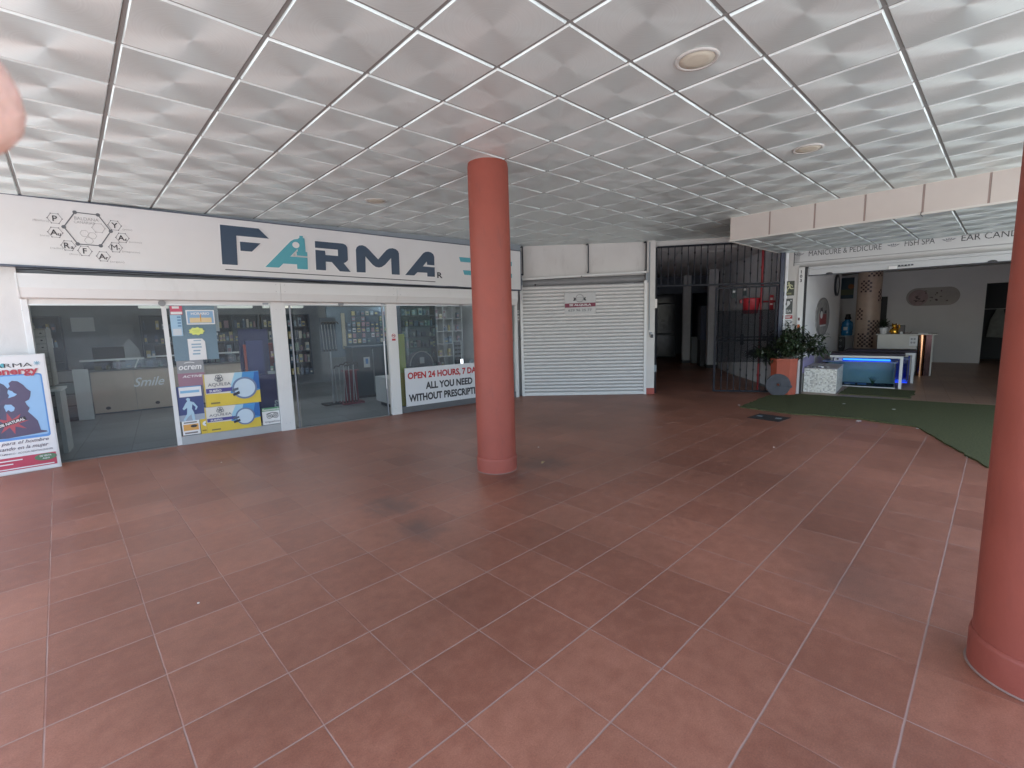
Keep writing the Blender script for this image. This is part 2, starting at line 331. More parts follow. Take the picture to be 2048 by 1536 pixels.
def front(x, y):     # on the plaza side of every shop front
    p = FA.inverted() @ Vector((x, y, 0)); 
    if p.x < .2 and p.y > .45: return False
    p = FG.inverted() @ Vector((x, y, 0))
    return not (p.y > .5 and 0 < p.x < 2.9) and y < 21
ceil_o = struct('ceiling', ceil_field(-4, 26, -6, 16, 3.236, front), M_tile, CEILF)
gb = MB()
for i in range(-4, 27): gb.box(i * .6 - .010, i * .6 + .010, -6 * .6, 16 * .6, 3.2365, 3.262)
for j in range(-6, 17): gb.box(-4 * .6, 26 * .6, j * .6 - .0115, j * .6 + .0115, 3.2385, 3.2625)
gb.build('ceiling_grid', M_grid, ceil_o)
rf = MB(); rf.slab([(-2.42, -3.62), (22, -3.62), (22, 22), (-2.42, 22)], 3.30, 3.75)
solo('roof_slab', 'flat concrete roof slab over the tiled arcade ceiling', 'roof', rf, mat('roof_concrete', (.5, .48, .45), .8), CEILF)
fa = MB(); fa.box(-2.52, -2.42, -3.72, 12, 3.12, 3.8); fa.box(-2.42, 22, -3.72, -3.62, 3.12, 3.8)
solo('roof_fascia', 'white painted fascia along the open edges of the arcade roof', 'fascia', fa, M_wallw, CEILF)

# round recessed lamps in the ceiling
def ceiling_lamp(x, y, r, label):
    t = thing('ceiling_lamp', label, 'ceiling light', WORLD, (x, y, 3.222), group='round recessed ceiling lights')
    MB().lathe([(r * .80, .0), (r * .84, -.006), (r * .97, -.005), (r, .004)], (x, y, 3.222), 40, caps=False).build('rim', mat('lamp_rim', 'c2c2bd', .4), t)
    MB().lathe([(r * .82, .010), (r * .80, -.002), (r * .45, -.006), (.004, -.008)], (x, y, 3.222), 40).build('diffuser', mat('lamp_diffuser', 'c6c2b2', .5, var=.05), t)
ceiling_lamp(1.227, 3.199, .135, 'nearest round ceiling light, cream diffuser in a grey ring')
ceiling_lamp(2.975, 4.856, .135, 'round ceiling light over the plaza towards the spa soffit')
ceiling_lamp(-1.70, 6.345, .135, 'small far round ceiling light in front of the pharmacy sign')

# ------------------------------------------------------------------ columns
def column(x, y, label, r=.212):
    t = thing('column', label, 'column', WORLD, (x, y, 0), group='red round columns')
    MB().lathe([(r, .16), (r * 1.0, 1.2), (r * .998, 2.4), (r * .985, 3.19), (r * .95, 3.232)], (x, y, 0), 64).build('shaft', M_red, t)
    MB().lathe([(r * 1.045, .003), (r * 1.048, .14), (r * 1.03, .162), (r * .99, .163)], (x, y, 0), 64).build('base_ring', M_red, t)
    MB().lathe([(r * 1.085, .002), (r * 1.085, .006), (r * 1.03, .007)], (x, y, 0), 64, caps=False).build('joint', mat('mortar', (.25, .16, .13), .8), t)
column(-.190, 5.065, 'red painted round column standing alone in the middle of the floor')
column(2.255, 1.855, 'large near red column cut off by the right edge of the photo')
# ------------------------------------------------------------------ pharmacy: sign board
t = thing('shop_sign', 'long white pharmacy sign board with big navy and teal letters under the ceiling', 'shop sign', FS)
MB().box(-1.6, 7.43, -.0, .10, 2.435, 3.222).build('board', mat('sign_white', 'd9d9d7', .42, var=.05, scale=.9), t)
b = MB(); b.box(-1.6, 7.44, -.012, .11, 3.222, 3.234); b.box(-1.6, 7.44, -.012, .11, 2.415, 2.435); b.box(7.43, 7.445, -.012, .11, 2.435, 3.222)
b.build('border', mat('sign_border', (.07, .085, .12), .4), t)
NV = [('F', [(2.067, 3.131), (2.553, 3.131), (2.682, 3.0), (2.259, 3.0), (2.248, 2.584), (2.057, 2.584)]),
      ('F', [(2.299, 2.920), (2.566, 2.920), (2.444, 2.791), (2.299, 2.791)]),
      ('R', [(3.336, 3.03), (3.765, 3.032), (3.811, 3.017), (3.838, 2.978), (3.838, 2.774), (3.803, 2.738), (3.766, 2.72), (3.875, 2.586), (3.698, 2.586), (3.579, 2.724), (3.483, 2.724), (3.481, 2.587), (3.331, 2.587), (3.336, 2.894), (3.482, 2.894), (3.486, 2.828), (3.683, 2.828), (3.684, 2.928), (3.334, 2.928)]),
      ('M', [(3.974, 2.589), (3.978, 2.954), (3.995, 2.997), (4.035, 3.027), (4.09, 3.036), (4.144, 3.02), (4.197, 2.978), (4.25, 2.924), (4.352, 2.825), (4.445, 2.929), (4.508, 2.995), (4.557, 3.024), (4.617, 3.035), (4.676, 3.024), (4.716, 2.996), (4.732, 2.958), (4.731, 2.59), (4.586, 2.588), (4.585, 2.868), (4.531, 2.809), (4.468, 2.743), (4.407, 2.701), (4.36, 2.69), (4.303, 2.697), (4.248, 2.734), (4.196, 2.789), (4.131, 2.862), (4.124, 2.592)]),
      ('A', [(4.835, 2.592), (5.198, 2.998), (5.245, 3.026), (5.298, 3.035), (5.357, 3.026), (5.402, 2.997), (5.419, 2.951), (5.417, 2.797), (5.272, 2.797), (5.266, 2.86), (5.183, 2.765), (5.421, 2.763), (5.42, 2.591), (5.269, 2.59), (5.268, 2.656), (5.073, 2.655), (5.008, 2.594)])]
TA = [(2.607, 2.582), (2.976, 2.987), (3.03, 3.025), (3.083, 3.036), (3.111, 3.06), (3.112, 3.088), (3.162, 3.088), (3.16, 3.058), (3.184, 3.054), (3.189, 2.848), (3.213, 2.847), (3.211, 2.785), (3.057, 2.785), (3.057, 2.843), (3.076, 2.849), (3.073, 2.887), (2.962, 2.763), (3.211, 2.762), (3.206, 2.584), (3.052, 2.583), (3.052, 2.652), (2.856, 2.650), (2.795, 2.585)]
def grow(p, d):      # a pale outline round the letters
    n = len(p); a = sum(p[i][0] * p[(i + 1) % n][1] - p[(i + 1) % n][0] * p[i][1] for i in range(n)); s = 1 if a > 0 else -1; out = []
    for i in range(n):
        (x0, y0), (x1, y1), (x2, y2) = p[i - 1], p[i], p[(i + 1) % n]
        e1 = Vector((y1 - y0, x0 - x1)).normalized() * s; e2 = Vector((y2 - y1, x1 - x2)).normalized() * s
        m = (e1 + e2); m = m.normalized() if m.length > .01 else e1; k = min(1.6, 1 / max(.4, m.dot(e1)))
        out.append((x1 + m.x * d * k, y1 + m.y * d * k))
    return out
o = MB(); [o.prism(grow(p, .017), -.004, -.001) for _, p in NV]; o.prism(grow(TA, .017), -.004, -.001)
o.build('outline', M_paper, t)
o = MB(); o.prism(NV[0][1], -.011, -.004); o.prism(NV[1][1], -.011, -.004); o.build('letter', M_navy, t)
for _, p in NV[2:]: MB().prism(p, -.011, -.004).build('letter', M_navy, t)
la = MB().prism(TA, -.011, -.004).build('letter', M_teal, t)
MB().oval(3.052, 2.942, .05, .046, -.014, -.011).build('lens_hole', M_paper, la)
text(t, 'R', 5.526, 2.628, .105, M_ink, -.005, .112, bold=.03)
b = MB(); b.line((2.09, 2.513), (5.43, 2.503), .012, -.004, -.001); b.build('underline', M_ink, t)
for z0, z1, x0 in ((2.992, 2.906, 5.95), (2.752, 2.667, 6.03)): MB().prism([(x0, z0), (7.2, z0), (7.2, z1), (x0 + .028, z1)], -.005, -.001).build('stripe', M_teal, t)
hx = [(.554, 3.099), (.767, 3.094), (.874, 2.909), (.761, 2.719), (.548, 2.722), (.439, 2.913)]
b = MB(); [b.line(hx[i], hx[(i + 1) % 6], .011, -.004, -.001) for i in range(6)]; [b.oval(x, z, .021, .021, -.005, -.001, 14) for x, z in hx]
b.build('hexagon', mat('emblem_grey', (.12, .13, .14), .5), t)
text(t, 'BALDANA', .655, 3.030, .037, M_inkl, -.003, .225); text(t, 'CANARIAS', .63, 2.985, .03, M_inkl, -.003, .19)
def hexa(mb, x, z, r, wd, dot=0.):
    q = [(x + r * math.cos(R(60 * i)), z + r * .98 * math.sin(R(60 * i))) for i in range(6)]
    for i in range(6):
        mb.line(q[i], q[(i + 1) % 6], wd, -.003, -.001)
        if dot: mb.oval(*q[i], dot, dot, -.004, -.001, 8)
b = MB(); hexa(b, .758, 2.935, .062, .0035, .006); hexa(b, .62, 2.855, .042, .0035); hexa(b, .692, 2.835, .042, .0035); hexa(b, .655, 2.772, .042, .0035); b.build('molecule', M_inkl, t)
for s_, sub, x, z, cap, cx, cz, cw in (('P', '', .368, 3.003, '(filosforo)', .245, 2.962, .14), ('A', 'u', .358, 2.839, '(oro)', .262, 2.792, .08), ('R', 'a', .46, 2.694, '(radio)', .352, 2.652, .11),
        ('F', '', .606, 2.643, '(flúor)', .51, 2.593, .096), ('A', 'r', .775, 2.590, '(argón)', .905, 2.530, .14), ('M', 'g', .903, 2.713, '(magnesio)', 1.055, 2.666, .18), ('A', 'c', .981, 2.838, '(actinio)', 1.107, 2.793, .13), ('Y', '', .917, 2.985, '(ytrio)', 1.04, 2.944, .096)):
    b = MB(); hexa(b, x, z, .066, .004, .0065); e = b.build('element_badge', M_inkg, t)
    text(e, s_, x - (.012 if sub else 0), z, .066, M_ink, -.004, bold=.0 if s_ == 'M' else .015)
    if sub: text(e, sub, x + .034, z - .022, .03, M_ink, -.004, bold=.02)
    text(t, cap, cx, cz, .028, M_inkl, -.003, cw)
tr = MB(); tr.box(-9.0, .10, -.10, .02, 3.05, 3.228)
solo('ceiling_trim', 'grey metal trim strip closing the gap between pharmacy sign and ceiling', 'trim', tr, M_grey, FA)

# ------------------------------------------------------------------ pharmacy: roller shutter box over the windows
_p = FA @ Vector((-7.43, -.22, 0)); FB = frame(_p.x, _p.y, 36.5, .0105)
t = thing('shutter_box', 'long white roller shutter housing above the pharmacy windows', 'shutter box', FB)
sec = [(.215, 2.335), (0, 2.335), (0, 2.172), (.035, 2.06), (.06, 2.05), (.215, 2.05)]
def extrude_x(mb, sec, x0, x1):
    n = len(sec); vs = [(x0, y, z) for y, z in sec] + [(x1, y, z) for y, z in sec]
    return mb.add(vs, [list(range(n)), list(range(n, 2 * n))[::-1]] + [(i, (i + 1) % n, n + (i + 1) % n, n + i) for i in range(n)])
for x0, x1 in ((.012, 2.80), (2.803, 4.66), (4.663, 7.30)): extrude_x(MB(), sec, x0, x1).build('cover', M_alu, t)
e = MB(); s2 = [(y * 1.0 - .004 if y < .1 else y, z + (.008 if z > 2.3 else -.006)) for y, z in sec]; extrude_x(e, s2, -.004, .012); e.build('end_cap', M_alu, t); extrude_x(MB(), s2, 7.30, 7.315).build('end_cap', M_alu, t)
[MB().oval(x, z, .007, .007, -.004, 0, 8).build('screw', M_steel, t) for x in (2.74, 2.86, 4.6, 4.72) for z in (2.30, 2.20)]
c = MB(); rnd = random.Random(5)
pts = [(-7.40 + .19 * i, -.17 + .015 * rnd.random(), 2.375 - .0105 * .19 * i + .018 * math.sin(i * 1.7) * rnd.random()) for i in range(36)]
c.tube(pts, .0055, 6)
solo('cable', 'thin loose cable lying on top of the pharmacy shutter housing', 'cable', c, M_black, FA)

# ------------------------------------------------------------------ pharmacy: aluminium storefront
t = thing('storefront', 'white aluminium storefront of the pharmacy with glass doors and display windows', 'storefront', FA, (-7.38, 0, 0))
def post(x0, x1, z1=2.06, y0=-.045):
    p = MB().box(x0, x1, y0, .055, 0, z1, .004).build('post', M_alu, t)
    xc = (x0 + x1) / 2; [MB().oval(xc + dx, z, .005, .005, y0 - .003, y0, 8).build('screw', M_steel, p) for dx in (-.03, .03) for z in (.12, z1 - .15)]
post(-7.425, -7.365); post(-4.735, -4.53); post(-2.885, -2.70); post(-.055, .02)
MB().box(-7.38, -.05, -.03, .05, 1.972, 2.082, .003).build('header', M_alu, t)
MB().box(-7.38, -.05, -.036, -.028, 1.972, 1.984).build('header_lip', M_steel, t)
m = MB(); m.box(-6.085, -6.03, -.02, .03, .005, 1.972, .003); m.build('mullion', M_alu, t)
m = MB(); m.box(-6.03, -4.735, -.02, .04, 0, .125, .003); m.build('kick_panel', mat('kick_grey', 'a4a6a6', .45, var=.05), t)
m = MB(); m.box(-2.70, -.055, -.02, .04, 0, .125, .003); m.build('kick_panel', mat('kick_dark', (.11, .11, .115), .5, var=.1), t)
for x in (-6.07, -3.67, -1.36): MB().oval(x, 2.0, .042, .042, -.052, -.031, 24).build('stop_knob', mat('knob_grey', '8b8d8d', .5), t)
for x in (-4.79, -2.93): MB().box(x - .05, x + .03, -.045, -.03, 1.985, 2.008, .003).build('door_guide', M_grey, t)
for x0, x1, z0, nm in ((-7.362, -6.088, .012, 'glass_door'), (-6.028, -4.737, .125, 'window_pane'), (-4.42, -2.96, .012, 'glass_door'), (-2.698, -.057, .125, 'window_pane')):
    g = MB().box(x0, x1, .004, .012, z0, 1.972).build(nm, M_glass, t)
    if nm == 'glass_door' and x0 > -5:
        for x in (-4.455, -2.945): MB().box(x - .012, x + .012, -.005, .03, .01, 1.97, .003).build('door_rail', mat('rail_grey', (.22, .23, .25), .35, .6), g)
        MB().cyl((-2.97, -.05, .5), (-2.97, -.05, 1.35), .011, n=10).build('pull_bar', M_steel, g)
for x0, x1 in ((-7.36, -6.09), (-4.53, -2.885)): MB().box(x0, x1, -.03, .06, 0, .012).build('door_sill', mat('sill', (.17, .165, .16), .5, .3), t)

# ------------------------------------------------------------------ pharmacy: the shell of the shop
t = thing('pharmacy_walls', 'plastered walls and ceiling enclosing the dim pharmacy behind the storefront', 'wall', FA, (-7.6, 0, 0))
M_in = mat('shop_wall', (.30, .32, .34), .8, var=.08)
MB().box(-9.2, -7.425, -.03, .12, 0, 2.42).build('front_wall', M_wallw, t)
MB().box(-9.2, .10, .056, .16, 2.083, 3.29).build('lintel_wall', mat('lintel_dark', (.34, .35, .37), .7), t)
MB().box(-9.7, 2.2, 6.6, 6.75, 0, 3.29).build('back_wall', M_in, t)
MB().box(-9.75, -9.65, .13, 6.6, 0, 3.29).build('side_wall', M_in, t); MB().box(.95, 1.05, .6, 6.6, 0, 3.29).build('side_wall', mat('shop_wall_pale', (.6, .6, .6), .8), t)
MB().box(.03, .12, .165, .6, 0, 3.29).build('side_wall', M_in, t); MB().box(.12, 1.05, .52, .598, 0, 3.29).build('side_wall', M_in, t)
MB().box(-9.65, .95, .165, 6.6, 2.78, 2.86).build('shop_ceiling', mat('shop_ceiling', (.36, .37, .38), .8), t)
fl_ = MB(); fl_.slab([(-9.6, .06), (.1, .06), (.1, .56), (.95, .6), (.95, 6.6), (-9.6, 6.6)], -.2, .004)
struct('pharmacy_floor', fl_, tile_floor('grey_shop_tiles', .6, (.20, .20, .20), (.27, .27, .265), (.10, .10, .10), .008, rough=.35), FA)
M_lampfill = mat('fill_diffuser', (.90, .95, .97), .5, var=.02, emit=5.5); M_lampdim = mat('dim_diffuser', (.86, .86, .76), .5, var=.02, emit=.10)
for x, y, z in ((-6.0, 4.9, 2.135), (-4.75, 4.9, 2.135), (-3.6, 4.9, 2.135), (-1.2, 3.4, 2.3), (-.5, 1.7, 2.52), (-3.6, 2.3, 2.56), (-6.4, 2.3, 2.56), (-5.1, 2.2, 2.56)):  # bright lamps above the window header are unseen, added to brighten the room
    l = thing('fluorescent_or_fill_lamp', 'fluorescent panel in the pharmacy, dim where seen, bright where added unseen', 'lamp', FA, (x, y, z), group='fluorescent lamps inside the pharmacy')
    MB().box(x - .48, x + .48, y - .1, y + .1, z + .065, z + .09, .008).build('housing', M_alu, l); MB().box(x - .46, x + .46, y - .09, y + .09, z, z + .064, .01).build('diffuser', M_lampfill if z > 2.2 else M_lampdim, l)
    [MB().cyl((x + s, y, z + .09), (x + s, y, 2.78), .004).build('hanger', M_steel, l) for s in (-.3, .3)]

# ------------------------------------------------------------------ stickers, notices and boxes in the pharmacy windows
def card(name, label, cat, x0, x1, z0, z1, m, y0=-.006, y1=.0, fr=FA, group=None):
    t = thing(name, label, cat, fr, ((x0 + x1) / 2, y0, z0), group=group); MB().box(x0, x1, y0, y1, z0, z1).build('panel', m, t); return t
def bars(t, rows, m, y, name='print'):
    b = MB(); [b.box(x0, x1, y, y + .002, z - h / 2, z + h / 2) for x0, x1, z, h in rows]; return b.build(name, m, t)
def C(n, h, rough=.5): return mat(n, h, rough, var=.03)
c = card('no_smoking_sign', 'small round red no smoking sign with red caption on a white post', 'sign', -2.822, -2.752, 1.345, 1.478, M_paper, -.05, -.046)
b = MB(); b.ring(-2.787, 1.437, .035, .027, -.054, -.050, 28); b.line((-2.81, 1.46), (-2.765, 1.414), .007, -.053, -.051); b.build('ban_ring', M_redv, c)
b = MB(); b.line((-2.812, 1.436), (-2.762, 1.436), .008, -.052, -.0505); b.line((-2.785, 1.44), (-2.772, 1.455), .004, -.052, -.0505); b.build('cigarette', M_ink, c)
MB().box(-2.821, -2.753, -.053, -.05, 1.348, 1.385).build('caption', M_redv, c)
c = card('banner', 'white banner in the right pharmacy window reading open 24 hours in red', 'banner', -2.605, -.32, .118, .832, mat('banner_white', 'd2d4d6', .45, var=.02), -.032, -.022)
RED = M_redv
text(c, 'OPEN 24 HOURS, 7 DAYS', -2.555, .675, .150, RED, -.0345, 1.64, bold=.04, align='l')
text(c, 'ALL YOU NEED', -1.68, .475, .140, M_ink, -.0345, 1.04, bold=.04)
text(c, 'WITHOUT PRESCRIPTION', -2.555, .268, .145, M_ink, -.0345, 1.68, bold=.04, align='l')
b = MB(); [b.oval(x, z, .008, .008, -.036, -.032, 10) for x in (-2.59, -1.46, -.34) for z in (.145, .805)]; b.build('rivets', M_steel, c)
MB().box(-1.205, -1.202, -.0338, -.032, .118, .832).build('seam', M_inkl, c)
y = -.006
c = card('red_sticker', 'red and white sticker at the top left corner of the pharmacy window', 'sticker', -5.99, -5.85, 1.845, 1.965, C('sticker_red', 'c4556a'))
bars(c, [(-5.965, -5.885, 1.945, .03), (-5.985, -5.855, 1.868, .035)], M_paper, y - .002)
c = card('blue_notice', 'narrow pale blue notice stuck below the red and white sticker', 'notice', -6.0, -5.87, 1.55, 1.84, C('notice_blue', '9fc0d4'))
bars(c, [(-5.92, -5.88, z, .02) for z in (1.81, 1.77, 1.73, 1.69)], C('notice_ink', '5f86a8'), y - .002); bars(c, [(-5.985, -5.885, 1.605, .09)], C('notice_pale', 'c6ccd0'), y - .002)
c = card('opening_hours_sign', 'tilted blue opening hours sign with white frame reading HORARIO', 'sign', -5.815, -5.475, 1.705, 1.908, M_paper)
bars(c, [(-5.80, -5.49, 1.8065, .172)], C('hours_blue', '86a9c6'), y - .002)
bars(c, [(-5.775, -5.515, 1.765, .07)], C('hours_sand', 'd8c193'), y - .004); text(c, 'HORARIO', -5.645, 1.858, .036, M_paper, y - .005, .22, bold=.03)
bars(c, [(-5.652, -5.64, 1.80, .11)], C('hours_orange', 'd09a42'), y - .005)
t = thing('window_backing', 'light blue translucent sheet behind the notices on the pharmacy window', 'window film', FA, (-5.8, .02, 1.55)); MB().box(-6.0, -5.47, .014, .018, 1.2, 1.97).build('sheet', C('film_blue', 'b4cad6'), t)
t = thing('white_fixture', 'white vertical strip fixture hanging inside the window beside the hours sign', 'fixture', FA, (-5.45, .03, 1.6)); MB().box(-5.50, -5.425, .02, .06, 1.60, 1.97, .004).build('strip', M_alu, t); MB().oval(-5.462, 1.565, .012, .012, .02, .04, 14).build('bulb', M_paper, t)
t = thing('price_burst', 'pale yellow cloud-shaped sticker above the white notice card', 'sticker', FA, (-5.71, -.006, 1.61))
MB().prism([(-5.71 + (.088 + .008 * math.cos(9 * a)) * math.cos(a), 1.61 + (.052 + .006 * math.cos(9 * a)) * math.sin(a)) for a in [2 * math.pi * i / 72 for i in range(72)]], -.010, -.001).build('burst', C('burst_yellow', 'd9e07a'), t)
bars(t, [(-5.76, -5.665, 1.625, .008), (-5.75, -5.68, 1.60, .008)], C('burst_ink', 'b0c060'), -.012)
t = thing('notice_card', 'white notice card with grey blue writing and a cut corner', 'notice', FA, (-5.72, -.008, 1.2))
MB().prism([(-5.83, 1.203), (-5.622, 1.203), (-5.622, 1.46), (-5.655, 1.504), (-5.83, 1.504)], -.010, -.001).build('panel', M_paper, t)
bars(t, [(-5.76, -5.67, 1.478, .014), (-5.79, -5.675, 1.425, .02), (-5.79, -5.67, 1.385, .02), (-5.775, -5.69, 1.335, .02), (-5.785, -5.695, 1.29, .022)], C('note_ink', '8fa9b8'), -.012)
t = thing('trousers_display', 'mauve folded garment hanging behind the window at the left', 'garment', FA, (-5.93, .03, 1.2))
MB().prism([(-5.99, 1.55), (-5.84, 1.55), (-5.82, 1.2), (-5.87, 1.19), (-5.905, 1.42), (-5.94, 1.2), (-6.0, 1.2)], .02, .05).build('cloth', C('mauve', '857a9c', .9), t)
c = card('cream_poster', 'grey and mauve cream advertising poster with white slanted lettering', 'poster', -5.99, -5.672, .838, 1.2, C('poster_grey', '8c8e90'))
bars(c, [(-5.99, -5.672, .93, .184)], C('poster_mauve', '94707f'), y - .002)
text(c, 'ocrem', -5.835, 1.10, .06, M_paper, y - .004, .27, shear=.2, bold=.02); text(c, 'ACTIVE', -5.82, .975, .034, M_paper, y - .004, .24, shear=.25, bold=.02)
b = MB(); [b.line((-5.9 + .02 * i, 1.165 + .012 * math.sin(i * .52)), (-5.88 + .02 * i, 1.165 + .012 * math.sin((i + 1) * .52)), .008, y - .003, y) for i in range(6)]; b.build('swoosh', M_paper, c)
c = card('running_poster', 'dark blue poster with a pale running figure below the cream poster', 'poster', -6.03, -5.722, .335, .835, C('poster_navy', '3f4a78'))
bars(c, [(-6.0, -5.735, .755, .14)], M_paper, y - .002); bars(c, [(-6.0, -5.735, .83, .012)], C('poster_sky', '4a8fc0'), y - .003); bars(c, [(-5.985, -5.76, .758, .035)], C('scale_blue', '7fb0cf'), y - .004); bars(c, [(-6.03, -5.722, .38, .09)], C('poster_fog', '9aa3b0'), y - .002)
fig = [(-5.93, .655), (-5.905, .672), (-5.88, .655), (-5.885, .62), (-5.84, .60), (-5.80, .53), (-5.82, .49), (-5.835, .49), (-5.825, .53), (-5.86, .575), (-5.87, .51), (-5.85, .45), (-5.845, .34), (-5.875, .34), (-5.885, .43), (-5.92, .40), (-5.965, .34), (-5.985, .355), (-5.935, .44), (-5.925, .53), (-5.965, .50), (-5.98, .52), (-5.935, .60), (-5.915, .625)]
MB().prism(fig, y - .006, y - .002).build('figure', C('figure_pale', 'a9c6d6'), c)
c = card('remedy_box', 'white and orange remedy box standing at the bottom left of the window', 'box', -6.008, -5.80, .138, .338, M_paper, -.016, 0)
bars(c, [(-5.995, -5.815, .245, .09)], C('remedy_orange', 'd9a256'), -.018); bars(c, [(-5.985, -5.83, .315, .018), (-5.985, -5.83, .165, .022)], C('remedy_ink', '7b7470'), -.018); MB().oval(-5.87, .26, .04, .02, -.021, -.018).build('blob', M_ink, c)
c = card('remedy_box', 'small yellow remedy box beside the orange one at the window foot', 'box', -5.79, -5.632, .126, .342, C('remedy_yellow', 'cfb23f'), -.02, -.002)
MB().oval(-5.71, .275, .055, .04, -.023, -.02).build('badge', M_paper, c); MB().oval(-5.705, .275, .03, .011, -.026, -.023).build('pill', M_navy, c); bars(c, [(-5.775, -5.655, .175, .02)], C('remedy_brown', '8c7628'), -.022)
def sleep_box(x0, x1, z0, z1, label):
    c = thing('remedy_carton', label, 'carton', FA, (x0, -.03, z0), group='large sleeping remedy cartons in the window')
    W, H = x1 - x0, z1 - z0; X = lambda u: x0 + u * W; Z = lambda v: z0 + v * H
    MB().box(x0, x1, -.030, .0, z0, z1, .002).build('carton', C('carton_cream', 'd9d6cd'), c)
    p = lambda q, m, k, nm='print': MB().prism([(X(u), Z(v)) for u, v in q], -.030 - .002 * k, -.030).build(nm, C(*m), c)
    p([(0, 0), (1, 0), (1, .40), (.8, .36), (.45, .38), (0, .40)], ('carton_yellow', 'd8bd45'), 1); p([(0, 0), (.02, 0), (.02, 1), (0, 1)], ('carton_edge', 'c9b04a'), 2)
    p([(.45, .36), (.8, .34), (1, .40), (1, 1), (.56, 1), (.48, .62)], ('carton_blue', '4b8fc4'), 2); p([(.52, .40), (.62, .42), (.7, 1), (.56, 1), (.47, .62)], ('carton_mist', '9cc4d6'), 3); p([(.86, .5), (1, .42), (1, .98), (.92, .98)], ('carton_deep', '2f66a8'), 3)
    p([(.03, .42), (.55, .44), (.55, .55), (.03, .56)], ('carton_purple', '4f4a86'), 4)
    MB().ring(X(.715), Z(.50), .345 * H, .29 * H, -.044, -.038, 36).build('halo', C('halo_grey', '6d7f9d'), c); MB().oval(X(.715), Z(.50), .29 * H, .29 * H, -.043, -.038, 36).build('moon', C('moon_pale', 'c2d3de'), c)
    p([(.48, .40), (.60, .46), (.60, .53), (.50, .50)], ('pill_grey', '596273'), 8, 'pill'); p([(.50, .27), (.62, .33), (.61, .42), (.49, .34)], ('pill_dark', '2f3440'), 8, 'pill')
    for dx, dz in ((-.045, 0), (.045, 0), (-.025, .08), (.025, .08), (0, -.03)): MB().ring(X(.27) + dx * W * .8, Z(.83) + dz * H, .06 * H, .042 * H, -.036, -.0315, 14).build('petal', M_inkg, c)
    text(c, 'AQUILEA', X(.27), Z(.665), .115 * H, M_inkg, -.0335, .40 * W, bold=.01); text(c, 'SUEÑO', X(.19), Z(.49), .085 * H, M_paper, -.0395, .21 * W, bold=.03)
    p([(.09, .08), (.25, .08), (.25, .13), (.09, .13)], ('carton_olive', '7d7444'), 3)
sleep_box(-5.70, -4.985, .507, .985, 'upper of the two big yellow and blue sleeping remedy cartons'); sleep_box(-5.725, -5.015, .128, .503, 'lower of the two big yellow and blue sleeping remedy cartons')
c = card('review_sticker', 'white and green travel review sticker with an owl face at the window foot', 'sticker', -4.985, -4.74, .132, .395, M_paper)
bars(c, [(-4.985, -4.74, .368, .054)], C('review_green', '4f8a63'), y - .002); text(c, 'Recommended', -4.975, .367, .036, M_paper, y - .004, .26, align='l', bold=.02); text(c, 'tripadvisor', -4.955, .17, .042, M_inkg, y - .003, .26, align='l', bold=.01)
b = MB(); [(b.ring(x, .262, .04, .033, y - .004, y, 24), b.ring(x, .262, .018, .010, y - .004, y, 16)) for x in (-4.885, -4.80)]; b.line((-4.93, .295), (-4.845, .318), .008, y - .004, y); b.line((-4.845, .318), (-4.76, .295), .008, y - .004, y); b.prism([(-4.855, .25), (-4.83, .25), (-4.8425, .235)], y - .004, y); b.build('owl_face', M_ink, c)
t = thing('purple_display', 'tall purple cardboard display standing inside the window right of the cartons', 'display stand', FA, (-4.92, .3, .13))
MB().box(-5.06, -4.82, .42, .62, .13, 1.44).build('body', C('purple_card', '565a92'), t); MB().box(-5.13, -4.70, .66, .69, .13, 1.62).build('back_panel', C('purple_back', '4a4f80'), t); MB().box(-5.10, -5.065, .40, .45, .78, 1.38).build('red_strip', C('red_strip', 'c4584e'), t)
t = thing('indigo_display', 'dark purple poster board leaning behind the owl sticker', 'poster', FA, (-4.85, .3, .13)); MB().box(-4.97, -4.55, .22, .25, .13, .90).build('board', C('indigo', '454078'), t); MB().box(-4.82, -4.55, .18, .24, .905, .945).build('shelf', M_alu, t)
text(t, 'ma', -4.72, .40, .09, M_paper, .217, .16, rot=1.4, bold=.02)
t = thing('yellow_display', 'tall narrow yellow green display post behind the right window edge', 'display stand', FA, (-2.6, .05, .0)); MB().box(-2.655, -2.545, .03, .12, .13, 1.46, .004).build('post', C('yellow_post', 'a8b055'), t); MB().box(-2.655, -2.545, .026, .03, .13, .75).build('lower_print', C('yellow_low', 'a8933a'), t)

# ------------------------------------------------------------------ advertising board leaning by the door
FD = frame(-5.573, 5.611, 44)
t = thing('poster_board', 'white framed advertising board with a couple in silhouette leaning at the left', 'advertising board', FD @ Matrix.Rotation(R(-2.0), 4, 'X'))
MB().box(-.66, 0, 0, .03, 0, 1.395, .006).build('frame', M_alu, t)
MB().box(-.642, -.018, -.003, .001, .018, 1.375).build('sheet', M_paper, t)
def pr(q, m, k, nm): return MB().prism(q, -.003 - .0012 * k, -.002).build(nm, m, t)
rr = lambda x0, x1, z0, z1, r: [(x + r * math.cos(a), z + r * math.sin(a)) for x, z, s in ((x1 - r, z1 - r, 0), (x0 + r, z1 - r, 90), (x0 + r, z0 + r, 180), (x1 - r, z0 + r, 270)) for a in [R(s + 15 * i) for i in range(7)]]
pr(rr(-.64, -.052, .40, 1.165, .03), C('ad_blue', '5f93cf'), 1, 'picture_border'); pr(rr(-.63, -.066, .428, 1.150, .025), C('ad_sky', '93bbdd'), 2, 'picture')
man = [(-.63, .44), (-.40, .43), (-.36, .62), (-.385, .72), (-.40, .80), (-.36, .885), (-.345, .93), (-.355, .955), (-.35, .985), (-.338, .998), (-.352, 1.015), (-.372, 1.055), (-.41, 1.085), (-.47, 1.08), (-.52, 1.03), (-.63, .93)]
